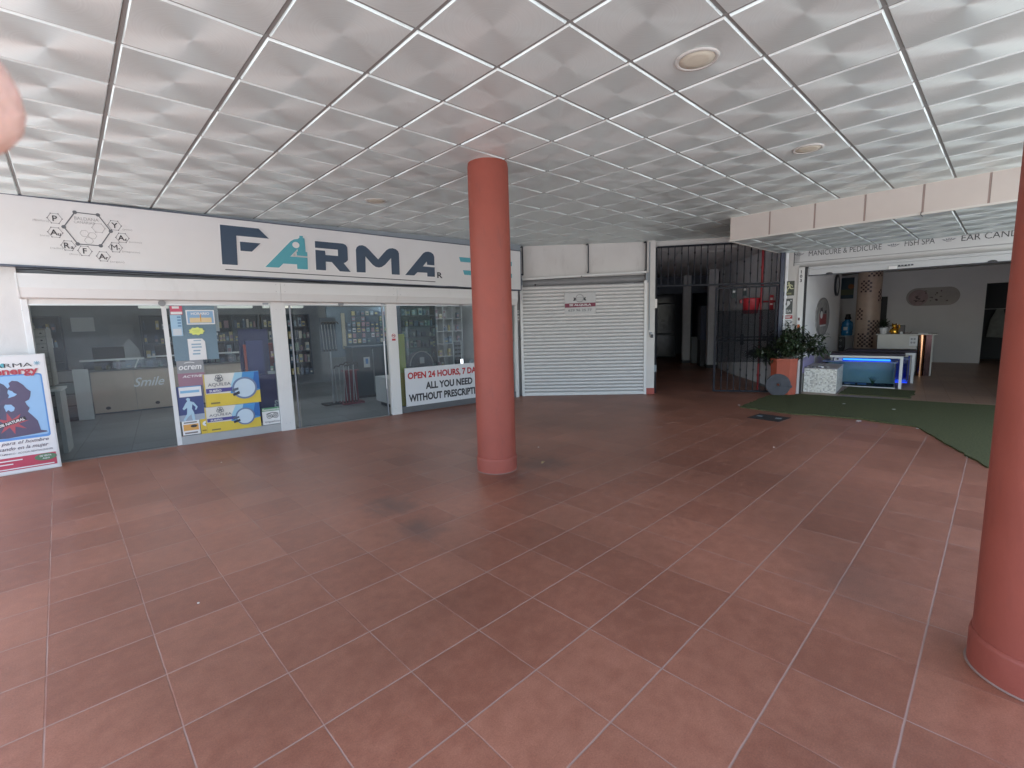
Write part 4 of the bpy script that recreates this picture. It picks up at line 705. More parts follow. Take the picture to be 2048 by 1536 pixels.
t = thing('vending_machine', 'dark blue vending machine between the two passage pillars', 'vending machine', FH, (2.2, 6.2, 0)); MB().box(1.90, 2.45, 6.0, 6.6, .0, .88).build('base', M_dark, t); MB().box(1.89, 2.45, 5.99, 6.6, .88, 2.0, .01).build('cabinet', mat('vend_blue', (.02, .03, .075), .35), t); MB().box(2.1, 2.14, 5.975, 5.99, .95, 1.95).build('side_strip', mat('vend_strip', (.10, .14, .22), .3), t); MB().oval(2.12, 1.03, .02, .03, 5.97, 5.976, 10).build('knob', M_steel, t)
t = thing('grey_cabinet', 'low grey cabinet standing beside the farther passage pillar', 'cabinet', FH, (1.97, 6.9, 0)); MB().box(1.77, 2.10, 6.9, 7.3, .03, .95, .006).build('body', mat('cab_grey', (.22, .24, .25), .5), t); MB().box(1.78, 2.09, 6.885, 6.90, .06, .92).build('door', mat('cab_grey', (.22, .24, .25), .5), t)
t = thing('back_door', 'dark glazed double door at the far left of the passage', 'door', FH, (.7, 11.8, 0)); b = MB(); [b.box(x, x + .07, 9.9, 9.97, 0, 2.8) for x in (0.0, .75, 1.5)]; [b.box(0, 1.57, 9.9, 9.97, z, z + .07) for z in (.02, .95, 2.2, 2.75)]; b.build('frame', mat('door_frame', (.06, .07, .09), .5), t); MB().box(.07, 1.5, 9.93, 9.945, .09, 2.75).build('pane', mat('door_pane', (.02, .028, .042), .2), t)
M_fire = mat('fire_red', (.42, .02, .03), .4)
t = thing('fire_hose_reel', 'round red fire hose reel housing mounted behind the gate bars', 'hose reel', FH, (2.08, .6, 1.66)); MB().lathe([(.13, 0), (.15, .03), (.185, .30), (.19, .335), (.17, .34)], (2.08, .72, 1.665), 30).build('drum', M_fire, t); MB().tube([(2.25, .72, 1.92), (2.6, .80, 1.92)], .02).build('arm', M_fire, t); MB().box(1.86, 1.9, .66, .76, 1.9, 1.98).build('valve', M_fire, t)
t = thing('fire_pipe', 'vertical red fire main pipe rising behind the iron gate', 'pipe', FH, (2.27, .62, 0)); MB().cyl((2.27, .62, 0), (2.27, .62, 3.11), .030, n=16).build('riser', M_fire, t); b = MB(); [b.cyl((2.27, .62, z), (2.27, .62, z + .05), .038, n=14) for z in (.3, 1.55, 2.62)]; b.build('coupling', M_fire, t)
t = thing('extinguisher_sign', 'narrow red fire sign on the passage wall right of the red pipe', 'sign', FH, (2.45, .62, 1.72)); MB().box(2.42, 2.50, .60, .61, 1.73, 2.05).build('panel', M_fire, t); bars(t, [(2.435, 2.485, 1.97, .05), (2.435, 2.485, 1.86, .03)], M_paper, .598)
for x, z, lb in ((1.80, 1.98, 'dark small emergency plate, left one, on the passage wall'), (2.03, 2.02, 'dark small emergency plate, right one, above the hose reel')):
    t = thing('wall_plate', lb, 'plate', FH, (x, 1.2, z)); MB().box(x, x + .08, 1.2, 1.21, z + .06, z + .28).build('panel', mat('plate_green', (.03, .05, .05), .5), t); bars(t, [(x + .015, x + .065, z + .2, .05)], M_paper, 1.198)
# ------------------------------------------------------------------ lowered soffit in front of the spa
t = thing('soffit', 'lowered cream panelled ceiling box in front of the spa front', 'soffit', CEILF)
X0, Y0, ZB = 7.778, .918, 2.85
M_cream = mat('soffit_cream', (.62, .56, .505), .5, var=.05, scale=1.1)
e = [Y0, .31, -.30, -.90, -1.51, -2.11, -2.72, -3.32, -3.92, -4.5, -5.1, -5.7, -6.3]
for a, b_ in zip(e[:-1], e[1:]):
    MB().box(X0, X0 + .02, b_ + .012, a - .012, ZB + .02, 3.232, .002).build('fascia_panel', M_cream, t)
for a in e[1:-1]: MB().box(X0 + .004, X0 + .02, a - .011, a + .011, ZB + .02, 3.23).build('joint_strip', mat('joint_brown', (.34, .26, .23), .6), t)
MB().box(X0 + .02, 10.6, Y0 - .02, Y0, ZB + .02, 3.232).build('end_panel', M_cream, t)
b = MB(); b.box(X0 - .006, X0 + .03, -6.3, Y0 + .006, ZB - .004, ZB + .02); b.box(X0 + .03, 10.6, Y0 - .03, Y0 + .006, ZB - .004, ZB + .02); b.box(X0 - .004, X0 + .01, -6.3, Y0, 3.222, 3.2335); b.build('edge_angle', mat('edge_white', 'd6d2ca', .4), t)
u = ceil_field(13, 21, -12, 2, ZB + .012, lambda x, y: True); u.v = [(x, min(y, Y0 - .01), z) for x, y, z in u.v]; u.build('underside', M_tile, t)
b = MB(); [b.box(i * .6 - .0115, i * .6 + .0115, -7, Y0 - .03, ZB + .0125, ZB + .03) for i in range(14, 21)]; [b.box(X0 + .03, 12.3, j * .6 - .0115, j * .6 + .0115, ZB + .0145, ZB + .0305) for j in range(-11, 2)]; b.build('underside_grid', M_grid, t)
MB().tube([(X0 - .01, -1.5, ZB + .03), (X0 - .03, -1.5, ZB - .01), (X0 - .012, -1.52, ZB - .03)], .004, 6).build('hook', M_dark, t)
MB().cyl((X0 - .09, -3.17, 3.10), (X0, -3.17, 3.10), .006, n=6).build('nail', M_dark, t)

# ------------------------------------------------------------------ spa front
t = thing('notice_wall', 'narrow white wall strip between the iron gate and the spa front', 'wall', FP, (-.3, 0, 0)); MB().box(-.44, -.105, .0, .2, 0, 3.29).build('strip', M_wallw, t)
t = thing('exit_sign', 'dark green emergency exit sign with a pale running figure', 'sign', FP, (-.27, 0, 2.0)); MB().box(-.378, -.168, -.006, 0, 2.005, 2.295).build('panel', mat('exit_dark', (.06, .07, .05), .5), t)
M_glow = mat('glow_pale', 'd2d2a8', .5)
MB().box(-.365, -.318, -.009, -.006, 2.085, 2.25).build('door_mark', M_glow, t)
rm = MB(); rm.oval(-.268, 2.255, .018, .018, -.009, -.006, 14); [rm.line(a, b_, w_, -.009, -.006) for a, b_, w_ in (((-.265, 2.235), (-.245, 2.17), .032), ((-.262, 2.225), (-.305, 2.195), .016), ((-.25, 2.225), (-.21, 2.205), .016), ((-.21, 2.205), (-.205, 2.18), .014), ((-.248, 2.17), (-.285, 2.14), .02), ((-.285, 2.14), (-.29, 2.09), .018), ((-.245, 2.17), (-.225, 2.14), .02), ((-.225, 2.14), (-.18, 2.145), .017))]; rm.build('running_figure', M_glow, t)
bars(t, [(-.345, -.215, 2.045, .035)], mat('exit_olive', (.25, .26, .14), .5), -.009)
t = thing('defibrillator_sign', 'dark green heart sign reading DESA under the exit sign', 'sign', FP, (-.28, 0, 1.64)); MB().box(-.372, -.185, -.006, 0, 1.64, 1.945).build('panel', mat('desa_dark', (.075, .085, .08), .5), t)
hp = [(-.295 + .066 * (math.sin(a) ** 3), 1.835 + .0055 * (13 * math.cos(a) - 5 * math.cos(2 * a) - 2 * math.cos(3 * a) - math.cos(4 * a))) for a in [2 * math.pi * i / 36 for i in range(36)]]
MB().prism(hp, -.009, -.006).build('heart', M_paper, t); MB().prism([(-.30, 1.875), (-.28, 1.87), (-.292, 1.84), (-.277, 1.84), (-.305, 1.79), (-.298, 1.825), (-.312, 1.828)], -.012, -.009).build('bolt', M_ink, t); MB().prism([(-.23, 1.905), (-.215, 1.92), (-.20, 1.905), (-.215, 1.885)], -.009, -.006).build('cross', M_paper, t)
text(t, 'DESA', -.28, 1.695, .055, M_paper, -.009, .15, bold=.02)
t = thing('red_notice', 'red and white notice half hidden behind the top of the potted plant', 'notice', FP, (-.27, 0, 1.4)); MB().box(-.37, -.175, -.006, 0, 1.33, 1.61).build('panel', M_paper, t); bars(t, [(-.368, -.177, 1.573, .07)], M_fire, -.008, 'band'); bars(t, [(-.33, -.20, 1.585, .012), (-.33, -.22, 1.562, .012)], M_paper, -.010); bars(t, [(-.36, -.335, z, .03) for z in (1.50, 1.45, 1.40)], M_ink, -.008); bars(t, [(-.32, -.19, z, .02) for z in (1.50, 1.45, 1.40)], M_inkl, -.008)
M_sletter = mat('shutter_letter', (.06, .06, .06), .5); M_satin = mat('satin_aluminium', (.50, .50, .485), .38, .25, var=.05, scale=1.5)
t = thing('spa_shutter', 'half raised roller shutter of the spa with lettered grey housing', 'roller shutter', FP)
sec = [(.24, 2.91), (.0, 2.91), (.0, 2.655), (-.006, 2.64), (-.006, 2.615), (.004, 2.585), (.022, 2.56), (.05, 2.548), (.24, 2.548)]
extrude_x(MB(), sec, -.19, 5.0).build('housing', M_satin, t); extrude_x(MB(), [(y - .003 if y < .2 else y, z + (.006 if z > 2.8 else -.004)) for y, z in sec], -.202, -.19).build('end_cap', M_dark, t)
MB().box(-.19, 5.0, -.0035, .0, 2.648, 2.654).build('groove', M_inkg, t)
cu = MB(); cu.box(.055, 4.6, .06, .08, 2.50, 2.60); cu.box(.055, 4.6, .055, .08, 2.385, 2.497, .004); cu.build('curtain', mat('spa_curtain', 'b4b6b6', .4, .15, var=.05), t); MB().box(.055, 4.6, .05, .085, 2.368, 2.385).build('bottom_bar', M_dark, t)
for x in (.40, 2.63): MB().prism([(x + .06 * math.cos(a), 2.386 + .03 * math.sin(a)) for a in [math.pi * i / 12 for i in range(13)]], .048, .056).build('hand_grip', M_black, t)
MB().box(1.30, 1.42, .03, .055, 2.385, 2.44, .004).build('lock_case', M_paper, t); b = MB(); [b.box(1.43 + .045 * i, 1.462 + .045 * i, .045, .055, 2.425 + .008 * (i % 2), 2.45) for i in range(5)]; b.box(1.43, 1.6, .045, .055, 2.42, 2.428); b.build('bolt_rod', M_dark, t)
MB().box(-.105, -.0, -.02, .05, 0, 2.548, .003).build('guide_rail', M_alu, t); MB().box(.0, .04, .0, .05, 0, 2.548).build('guide_rail', M_black, t); MB().box(4.6, 4.72, -.02, .05, 0, 2.548, .003).build('guide_rail', M_alu, t)
text(t, 'MANICURE & PEDICURE', .615, 2.800, .098, M_sletter, -.003, 1.13, bold=.0); text(t, 'FISH SPA', 1.70, 2.815, .102, M_sletter, -.003, .40, bold=.0); text(t, 'EAR CANDLES', 2.66, 2.81, .102, M_sletter, -.003, .86, bold=.0)
def lotus(x, z, s=1.):
    b = MB()
    for a, l_ in ((90, .05), (60, .05), (120, .05), (25, .075), (155, .075)):
        c_, s_ = math.cos(R(a)), math.sin(R(a)); px = x + c_ * .028; b.prism([(px, z), (px + c_ * l_ * .5 - s_ * .010, z + s_ * l_ * .5 + c_ * .010), (px + c_ * l_, z + s_ * l_), (px + c_ * l_ * .5 + s_ * .010, z + s_ * l_ * .5 - c_ * .010)], -.003, -.001)
    b.box(x - .035, x + .035, -.003, -.001, z - .014, z - .006); b.build('lotus_mark', M_inkg, t)
for x in (-.115, 1.345, 2.075): lotus(x, 2.79)
for s_, z in (('1', 2.46), ('0', 2.375), ('3', 2.29)): text(t, s_, -.058, z, .062, M_ink, -.0225, bold=.03)
k = MB().box(-.088, -.022, -.05, -.02, 1.24, 1.58, .005).build('key_switch', M_paper, t); MB().box(-.07, -.04, -.054, -.05, 1.50, 1.555).build('keyhole', mat('dark_red', (.10, .02, .03), .5), k); MB().box(-.075, -.035, -.056, -.05, 1.34, 1.42).build('orange_tag', mat('tag_orange', (.55, .13, .03), .5), k)

# ------------------------------------------------------------------ spa interior
M_spaw = mat('spa_wall', (.84, .83, .82), .75, var=.04, scale=1.2)
t = thing('spa_walls', 'pale grey walls and ceiling enclosing the open spa room', 'wall', FP, (2, 5, 0))
MB().box(-.13, .0, .2, 6.8, 0, 3.29).build('side_wall', M_spaw, t); MB().box(-1.7, -.13, 6.68, 6.8, 0, 3.29).build('side_wall', M_spaw, t); MB().box(-1.75, -1.65, 6.8, 9, 0, 3.29).build('side_wall', M_spaw, t)
b = MB(); b.box(-1.75, 3.40, 9, 9.12, 0, 3.29); b.box(4.35, 7, 9, 9.12, 0, 3.29); b.box(3.40, 4.35, 9, 9.12, 2.40, 3.29); b.build('back_wall', M_spaw, t)
MB().box(7, 7.1, .2, 9.1, 0, 3.29).build('side_wall', M_spaw, t); MB().box(4.72, 7.1, .05, .2, 0, 3.29).build('front_wall', M_wallw, t); MB().box(-.1, 5.0, .24, .34, 2.56, 3.29).build('lintel', M_spaw, t)
MB().slab([(0, .34), (7, .34), (7, 9), (-1.75, 9), (-1.75, 6.7), (0, 6.7)], 2.92, 3.0).build('spa_ceiling', mat('spa_ceil', (.75, .75, .77), .8), t)
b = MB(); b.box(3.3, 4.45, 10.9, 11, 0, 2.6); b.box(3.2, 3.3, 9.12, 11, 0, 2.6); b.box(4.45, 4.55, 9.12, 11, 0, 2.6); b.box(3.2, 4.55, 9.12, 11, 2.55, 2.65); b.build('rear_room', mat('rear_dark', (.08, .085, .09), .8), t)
fl_ = MB(); fl_.slab([(-.02, .0), (4.7, 0), (6.9, .2), (6.9, 9.1), (4.4, 9.1), (4.4, 11), (3.3, 11), (3.3, 9.1), (-1.7, 9.1), (-1.7, 6.8), (-.02, 6.8)], -.25, .004)
struct('spa_floor', fl_, tile_floor('brown_spa_tiles', .33, (.30, .175, .115), (.38, .23, .15), (.22, .15, .115), .012, rough=.4), FP)
FPL = FP @ Matrix.Translation((.0, 0, 0)) @ Matrix.Rotation(R(90), 4, 'Z')      # items on the left wall: x runs into the room
t = thing('oval_picture', 'wide oval picture with a red seat hanging on the left spa wall', 'picture', FPL, (2.86, -.01, 1.55)); MB().oval(2.86, 1.55, 1.15, .465, -.03, 0, 56).build('panel', mat('pic_grey', (.34, .33, .32), .5, var=.5, scale=5), t); MB().ring(2.86, 1.55, .465, .445, -.034, -.03, 56, k=2.47).build('rim', M_inkg, t)
MB().prism([(2.15, 1.62), (3.4, 1.62), (3.4, 1.36), (2.25, 1.36)], -.036, -.031).build('red_seat', mat('seat_red', (.25, .03, .035), .5), t); MB().prism([(2.3, 1.36), (3.3, 1.36), (3.3, 1.32), (2.3, 1.32)], -.036, -.031).oval(2.45, 1.60, .2, .09, -.039, -.036).build('white_cushion', M_paper, t)
MB().prism([(2.2, 1.62), (2.7, 1.64), (2.6, 1.78), (2.3, 1.76)], -.036, -.031).prism([(3.0, 1.63), (3.4, 1.63), (3.35, 1.72), (3.05, 1.70)], -.036, -.031).build('dark_shape', M_ink, t)
t = thing('wall_clock', 'round white rimmed wall clock high on the left spa wall', 'clock', FPL, (5.45, -.01, 2.43)); MB().ring(5.45, 2.43, .30, .24, -.05, 0, 36, k=1.6).build('rim', M_dark, t); MB().oval(5.45, 2.43, .41, .25, -.03, -.01, 36).build('dial', M_paper, t); MB().line((5.45, 2.43), (5.6, 2.53), .02, -.034, -.03).line((5.45, 2.43), (5.4, 2.3), .02, -.034, -.03).build('hands', M_ink, t)
t = thing('lilac_panel', 'low lilac panel on the left spa wall above the tiled block', 'panel', FPL, (1, -.01, .5)); MB().box(.25, 1.75, -.02, 0, .40, .715).build('panel', mat('lilac', (.34, .30, .46), .6), t)
t = thing('wall_socket', 'small grey wall fitting low on the left spa wall', 'socket', FPL, (.95, -.01, .85)); MB().box(.8, 1.1, -.03, 0, .84, .92, .004).build('plate', M_inkl, t); MB().oval(.9, .88, .04, .022, -.034, -.03, 12).oval(1.02, .88, .03, .018, -.034, -.03, 12).build('hole', M_inkg, t)
mz = bpy.data.materials.new('white_mosaic'); mz.use_nodes = True; n_, l_, mk = nodes(mz); bb = n_['Principled BSDF']
tc = mk('ShaderNodeTexCoord'); sc_ = mk('ShaderNodeVectorMath', 'SCALE', (tc.outputs['Object'],)); sc_.inputs['Scale'].default_value = 38
fl2 = mk('ShaderNodeVectorMath', 'FLOOR', (sc_.outputs[0],)); wn = mk('ShaderNodeTexWhiteNoise', None, (fl2.outputs[0],)); fr2 = mk('ShaderNodeVectorMath', 'FRACTION', (sc_.outputs[0],)); ce2 = mk('ShaderNodeVectorMath', 'SUBTRACT', (fr2.outputs[0], (.5, .5, .5))); ab2 = mk('ShaderNodeVectorMath', 'ABSOLUTE', (ce2.outputs[0],)); sx2 = mk('ShaderNodeSeparateXYZ', None, (ab2.outputs[0],))
cr = mk('ShaderNodeValToRGB', None, (wn.outputs[0],)); cr.color_ramp.interpolation = 'CONSTANT'; cr.color_ramp.elements[0].color = (.70, .68, .60, 1); cr.color_ramp.elements[1].position = .62; cr.color_ramp.elements[1].color = (.58, .55, .49, 1)
e_ = cr.color_ramp.elements.new(.88); e_.color = (.44, .42, .38, 1); e2 = cr.color_ramp.elements.new(.3); e2.color = (.76, .74, .68, 1); l_.new(cr.outputs[0], bb.inputs['Base Color']); bb.inputs['Roughness'].default_value = .3
t = thing('tiled_block', 'low block clad in white mosaic tiles at the spa entrance', 'bench', FP, (.3, .34, 0)); MB().box(.03, .60, .335, 1.55, .004, .50, .006).build('body', mz, t); MB().box(.025, .605, .33, 1.56, .502, .512).build('top', mat('block_top', (.42, .38, .36), .5, var=.3, scale=14), t)
for i, (x, y_, s_) in enumerate(((.08, .42, .03), (.19, .40, .035), (.33, .46, .03), (.27, .52, .04), (.42, .55, .026))):
    solo('pebble', 'shiny decorative pebble lying on top of the white mosaic block', 'pebble', MB().lathe([(.002, 0), (s_, s_ * .3), (s_ * .8, s_ * .8), (.002, s_)], (x, y_, .512), 10, sx=1.2), (M_steel, M_inkg, M_paper, M_inkl, M_steel)[i], FP, (x, y_, .512), 'decorative pebbles on the mosaic block')
M_led = mat('blue_led', (.03, .26, 1.0), .4, var=0, emit=.30); M_leds = mat('blue_led_rim', (.01, .06, .9), .4, var=0, emit=.20); M_cush = mat('bench_cushion', (.028, .020, .035), .6); M_teal2 = mat('tank_back', (.52, .62, .60), .5)
def bench(lb, dx, dy, lit):
    t = thing('fish_spa_bench', lb, 'bench', FP, (.95 + dx, 1.9 + dy, 0)); a = lambda x0, x1, y0, y1, z0, z1, c=.0: MB().box(x0 + dx, x1 + dx, y0 + dy, y1 + dy, z0, z1, c)
    a(.30, 1.64, 1.66, 2.3, .69, .745, .02).build('cushion', M_cush, t); a(.33, 1.61, 1.68, 2.28, .645, .69).build('seat_board', M_alu, t); a(1.56, 1.61, 1.68, 2.28, .004, .645).build('leg', M_alu, t); a(.33, .37, 1.9, 2.28, .004, .645).build('leg', M_alu, t); a(.40, .56, 1.80, 1.82, .56, .64).build('control_box', M_alu, t); MB().oval(.47 + dx, .60, .02, .02, 1.79 + dy, 1.80 + dy, 14).build('knob', M_ink, t)
    k = thing('fish_tank', 'glass fish tank glowing blue under the nearer bench' if lit else 'second fish tank with blue tint under the farther bench', 'fish tank', FP, (.95 + dx, 1.9 + dy, 0))
    b = MB(); b.add([], []); [b.box(x0 + dx, x1 + dx, y0 + dy, y1 + dy, .02, .54) for x0, x1, y0, y1 in ((.25, 1.5, 1.69, 1.697), (.25, 1.5, 2.2, 2.207), (.25, .257, 1.70, 2.2), (1.493, 1.5, 1.70, 2.2))]; b.build('glass', M_glass2, k)
    a(.26, 1.49, 2.19, 2.199, .03, .53).build('back_sheet', M_teal2 if lit else mat('tank_blue', (.03, .05, .30), .4), k); b = MB(); [b.box(x0 + dx, x1 + dx, y0 + dy, y1 + dy, .54, .565) for x0, x1, y0, y1 in ((.2, 1.52, 1.68, 1.70), (.2, 1.52, 2.2, 2.22), (.2, .22, 1.70, 2.2), (1.5, 1.52, 1.70, 2.2))]; b.build('rim', mat('rim_blue', (.10, .15, .32), .3), k); a(1.486, 1.50, 1.685, 1.70, .02, .54).build('corner', M_dark, k); a(.24, 1.51, 1.69, 2.21, .004, .02).build('floor_plate', M_alu if lit else M_leds, k)
    if not lit: a(1.5, 1.53, 1.8, 2.15, .05, .6).build('blue_side', mat('side_blue', (.03, .06, .42), .4), k)
    if lit:
        MB().cyl((.575 + dx, 1.74, .605), (1.40 + dx, 1.74, .597), .020, n=14).build('led_bar', M_led, k); a(.56, 1.42, 1.70, 1.78, .542, .566).build('light_tray', M_leds, k); a(.27, 1.48, 1.71, 2.18, .022, .045).build('gravel', mat('gravel_dark', (.03, .035, .05), .8, var=.5, scale=30), k); a(.62, 1.02, 1.72, 1.80, .045, .085, .01).build('filter', mat('filter_blue', (.10, .20, .45), .4), k); MB().oval(.84, .066, .025, .02, 1.712, 1.72, 12).build('filter_hole', M_ink, k)
        pl = MB()
        for i in range(7): ang = R(60 + 10 * i); pl.add([(1.12, 1.85, .04), (1.13, 1.86, .04), (1.12 + .12 * math.cos(ang) + .01, 1.86, .05 + .15 * math.sin(ang)), (1.12 + .17 * math.cos(ang), 1.87, .05 + .20 * math.sin(ang))], [(0, 1, 2), (0, 2, 3)])
        pl.build('water_plant', mat('water_green', (.04, .09, .035), .5), k); st = MB(); [st.lathe([(.002, 0), (.03, .01), (.02, .03), (.002, .036)], (x, 1.8, .045), 9) for x in (1.22, 1.28, 1.34, 1.40, 1.45)]; st.build('stones', M_ink, k)
bench('nearer white fish spa bench with dark cushion at the spa entrance', 0, 0, True); bench('farther white fish spa bench with dark cushion behind the glowing tank', .2, 1.15, False)
t = thing('reception_desk', 'tall white reception desk with coppery mirror end in the spa', 'desk', FP, (1.6, 4.6, 0)); M_desk = mat('desk_white', (.62, .60, .54), .5, var=.03)
MB().box(1.06, 1.86, 4.60, 4.64, .09, 1.035).build('front_panel', M_desk, t); MB().box(1.06, 2.16, 4.64, 5.2, .004, 1.03).build('body', M_desk, t); MB().box(1.02, 2.24, 4.55, 5.25, 1.036, 1.056, .004).build('top', mat('desk_top', 'd0cdc6', .4), t); MB().cyl((1.94, 4.67, .004), (1.94, 4.67, 1.03), .085, n=28).build('copper_end', mat('copper_mirror', (.62, .33, .18), .14, 1.0, var=.1, scale=2), t); MB().box(2.02, 2.13, 4.60, 4.66, .004, 1.03).build('dark_end', mat('mirror_dark', (.06, .035, .035), .12, .9), t); MB().box(1.85, 1.87, 4.6, 4.7, .004, 1.03).build('edge', M_dark, t)
c = MB().box(1.70, 1.86, 4.592, 4.60, .76, 1.0).build('card', M_paper, t); b = MB(); [b.oval(x, z, .022, .026, 4.588, 4.592, 14) for x in (1.745, 1.80) for z in (.84, .93)]; b.build('pattern', M_inkl, c)
t = thing('tray', 'small white tray lying on the right end of the reception desk', 'tray', FP, (1.95, 4.75, 1.056)); MB().box(1.86, 2.05, 4.68, 4.82, 1.056, 1.078, .006).build('body', M_paper, t); MB().box(1.89, 2.02, 4.70, 4.80, 1.0785, 1.083).build('inlay', M_inkl, t)
M_leafd = mat('leaf_dark', (.018, .032, .016), .45, var=.4, scale=30)
def leaf(mb, p, d, up, L, W):
    d = Vector(d).normalized(); s = d.cross(Vector(up)).normalized(); n = s.cross(d); p = Vector(p)
    a, b_, c, e = p + d * L * .35 + n * L * .06, p + d * L * .7 + n * L * .03, p + d * L - n * L * .10, p
    mb.add([e, a + s * W * .5 + n * W * .12, a, a - s * W * .5 + n * W * .12, b_ + s * W * .38 + n * W * .1, b_, b_ - s * W * .38 + n * W * .1, c], [(0, 1, 2), (0, 2, 3), (1, 4, 5, 2), (2, 5, 6, 3), (4, 7, 5), (5, 7, 6)], True)
t = thing('pot_plant', 'bushy dark plant in a white pot on the reception desk', 'plant', FP, (1.165, 4.75, 1.056)); MB().lathe([(.062, 0), (.092, .16), (.088, .165), (.07, .15)], (1.165, 4.75, 1.057), 22).build('pot', M_paper, t); l_ = MB(); rnd = random.Random(4)
for i in range(130):
    a, e_ = rnd.uniform(0, 6.283), rnd.uniform(-.1, 1.4); leaf(l_, (1.165 + .03 * math.cos(a), 4.75 + .03 * math.sin(a), 1.2 + .08 * rnd.random()), (math.cos(a) * math.cos(e_), math.sin(a) * math.cos(e_), math.sin(e_)), (0, 0, 1), rnd.uniform(.12, .23), .035)
l_.build('leaves', M_leafd, t); b = MB(); [b.lathe([(.001, 0), (.009, .009), (.001, .018)], (1.165 + .07 * math.cos(k), 4.69, 1.225 + .01 * k % .03), 8) for k in range(3)]; b.build('berries', M_paper, t)
t = thing('cat_figurine', 'shiny gold cat figurine with raised paw on the reception desk', 'figurine', FP, (1.40, 4.72, 1.056)); M_gold = mat('gold_foil', (.75, .42, .06), .22, 1.0, var=.3, scale=25)
MB().lathe([(.075, 0), (.088, .05), (.075, .12), (.052, .155), (.03, .165)], (1.39, 4.72, 1.057), 20).build('body', M_gold, t); hd = MB().lathe([(.002, 0), (.045, .018), (.062, .06), (.045, .1), (.002, .115)], (1.38, 4.70, 1.20), 20); hd.lathe([(.022, 0), (.002, .045)], (1.345, 4.70, 1.295), 8); hd.lathe([(.022, 0), (.002, .045)], (1.415, 4.70, 1.295), 8); hd.build('head', M_gold, t); MB().tube([(1.455, 4.70, 1.15), (1.485, 4.69, 1.22), (1.475, 4.68, 1.30)], .02, 10).build('paw', M_gold, t); MB().tube([(1.32, 4.70, 1.17), (1.30, 4.66, 1.10)], .02, 10).build('paw', M_gold, t)
t = thing('photo_frame', 'small dark picture frame behind the gold cat', 'frame', FP, (1.5, 4.85, 1.056)); MB().box(1.43, 1.60, 4.84, 4.86, 1.056, 1.28).build('frame', M_black, t); MB().box(1.45, 1.58, 4.836, 4.84, 1.08, 1.26).build('print', mat('print_brown', (.05, .03, .02), .4), t)
t = thing('tissue_box', 'little white box beside the gold cat on the reception desk', 'box', FP, (1.53, 4.66, 1.056)); MB().box(1.505, 1.56, 4.64, 4.69, 1.056, 1.11, .004).build('body', M_paper, t); MB().box(1.52, 1.545, 4.655, 4.675, 1.11, 1.12).build('tissue', M_inkl, t)
t = thing('twig_ornament', 'thin reddish twig ornament lying on the reception desk', 'ornament', FP, (1.65, 4.7, 1.056)); MB().tube([(1.58, 4.7, 1.075), (1.64, 4.7, 1.09), (1.69, 4.7, 1.075), (1.74, 4.7, 1.11)], .007, 6).build('twig', mat('twig_red', (.16, .06, .045), .6), t)
t = thing('mosaic_column', 'round beige column with dark red checkered mosaic patches inside the spa', 'column', FP, (.72, 6.6, 0)); MB().lathe([(.295, 0), (.295, 2.92)], (.72, 6.6, 0), 48).build('shaft', mat('column_beige', (.50, .37, .29), .45, var=.10, scale=9), t)
def patch(a0, na, z0, nz):
    b = MB(); s_ = .058
    for i in range(na):
        for j in range(nz):
            if (i + j) % 2: continue
            th0 = R(a0) + i * s_ / .297; th1 = th0 + s_ * .93 / .297; z = z0 + j * s_; q = [(.72 + r * math.cos(h), 6.6 + r * math.sin(h)) for h in (th0, th1) for r in (.2965, .299)]
            b.add([(*q[1], z), (*q[3], z), (*q[3], z + s_ * .93), (*q[1], z + s_ * .93)], [(0, 1, 2, 3)])
    b.build('mosaic_patch', mat('mosaic_wine', (.055, .022, .03), .35), t)
for a0, na, z0, nz in ((228, 5, 2.22, 6), (262, 7, 2.66, 3), (318, 3, 1.95, 6), (216, 3, 1.42, 6), (275, 6, 1.0, 7), (228, 7, .62, 7)): patch(a0, na, z0, nz)
t = thing('water_dispenser', 'blue water bottle on a dispenser stand behind the left spa wall end', 'water dispenser', FP, (.18, 7.3, 0)); M_wb = mat('bottle_blue', (.03, .24, .52), .15, var=.15, spec=.7)
MB().lathe([(.14, 0), (.155, .03), (.155, .14), (.145, .16), (.155, .18), (.155, .30), (.145, .32), (.155, .34), (.14, .42), (.08, .46), (.06, .5)], (.18, 7.3, .93), 28).build('bottle', M_wb, t); MB().lathe([(.07, 0), (.09, .03), (.06, .12), (.07, .16), (.03, .17)], (.19, 7.3, 1.43), 16).build('pump', M_black, t); MB().box(.10, .20, 7.135, 7.144, 1.1, 1.2).build('label_print', M_paper, t); MB().box(.0, .38, 7.15, 7.5, .86, .93, .01).build('tray', M_inkl, t); MB().box(.02, .36, 7.17, 7.48, .004, .86).build('stand', mat('stand_grey', (.35, .34, .34), .5), t)
t = thing('black_machine', 'black coffee machine with pale dials below the water bottle', 'coffee machine', FP, (.1, 6.9, .4)); MB().box(.015, .17, 6.85, 7.1, .52, .90, .01).build('body', M_black, t); b = MB(); [b.ring(.07, z, .03, .018, 6.845, 6.85, 16) for z in (.60, .79)]; b.build('dials', M_inkl, t); MB().box(.02, .16, 6.86, 7.1, .004, .52).build('base', M_ink, t)
t = thing('wall_poster', 'small blue and green poster with an orange sun at the end of the spa', 'poster', FP, (0, 8.98, 2.1)); MB().box(-.19, .17, 8.97, 8.995, 2.13, 2.84).build('panel', mat('poster_teal', (.06, .11, .14), .5), t); MB().box(-.19, .17, 8.965, 8.97, 2.25, 2.44).build('green_band', mat('poster_green', (.17, .20, .12), .5), t); MB().oval(.09, 2.53, .085, .085, 8.96, 8.965, 20).build('sun_disc', mat('poster_orange', (.42, .16, .05), .5), t)
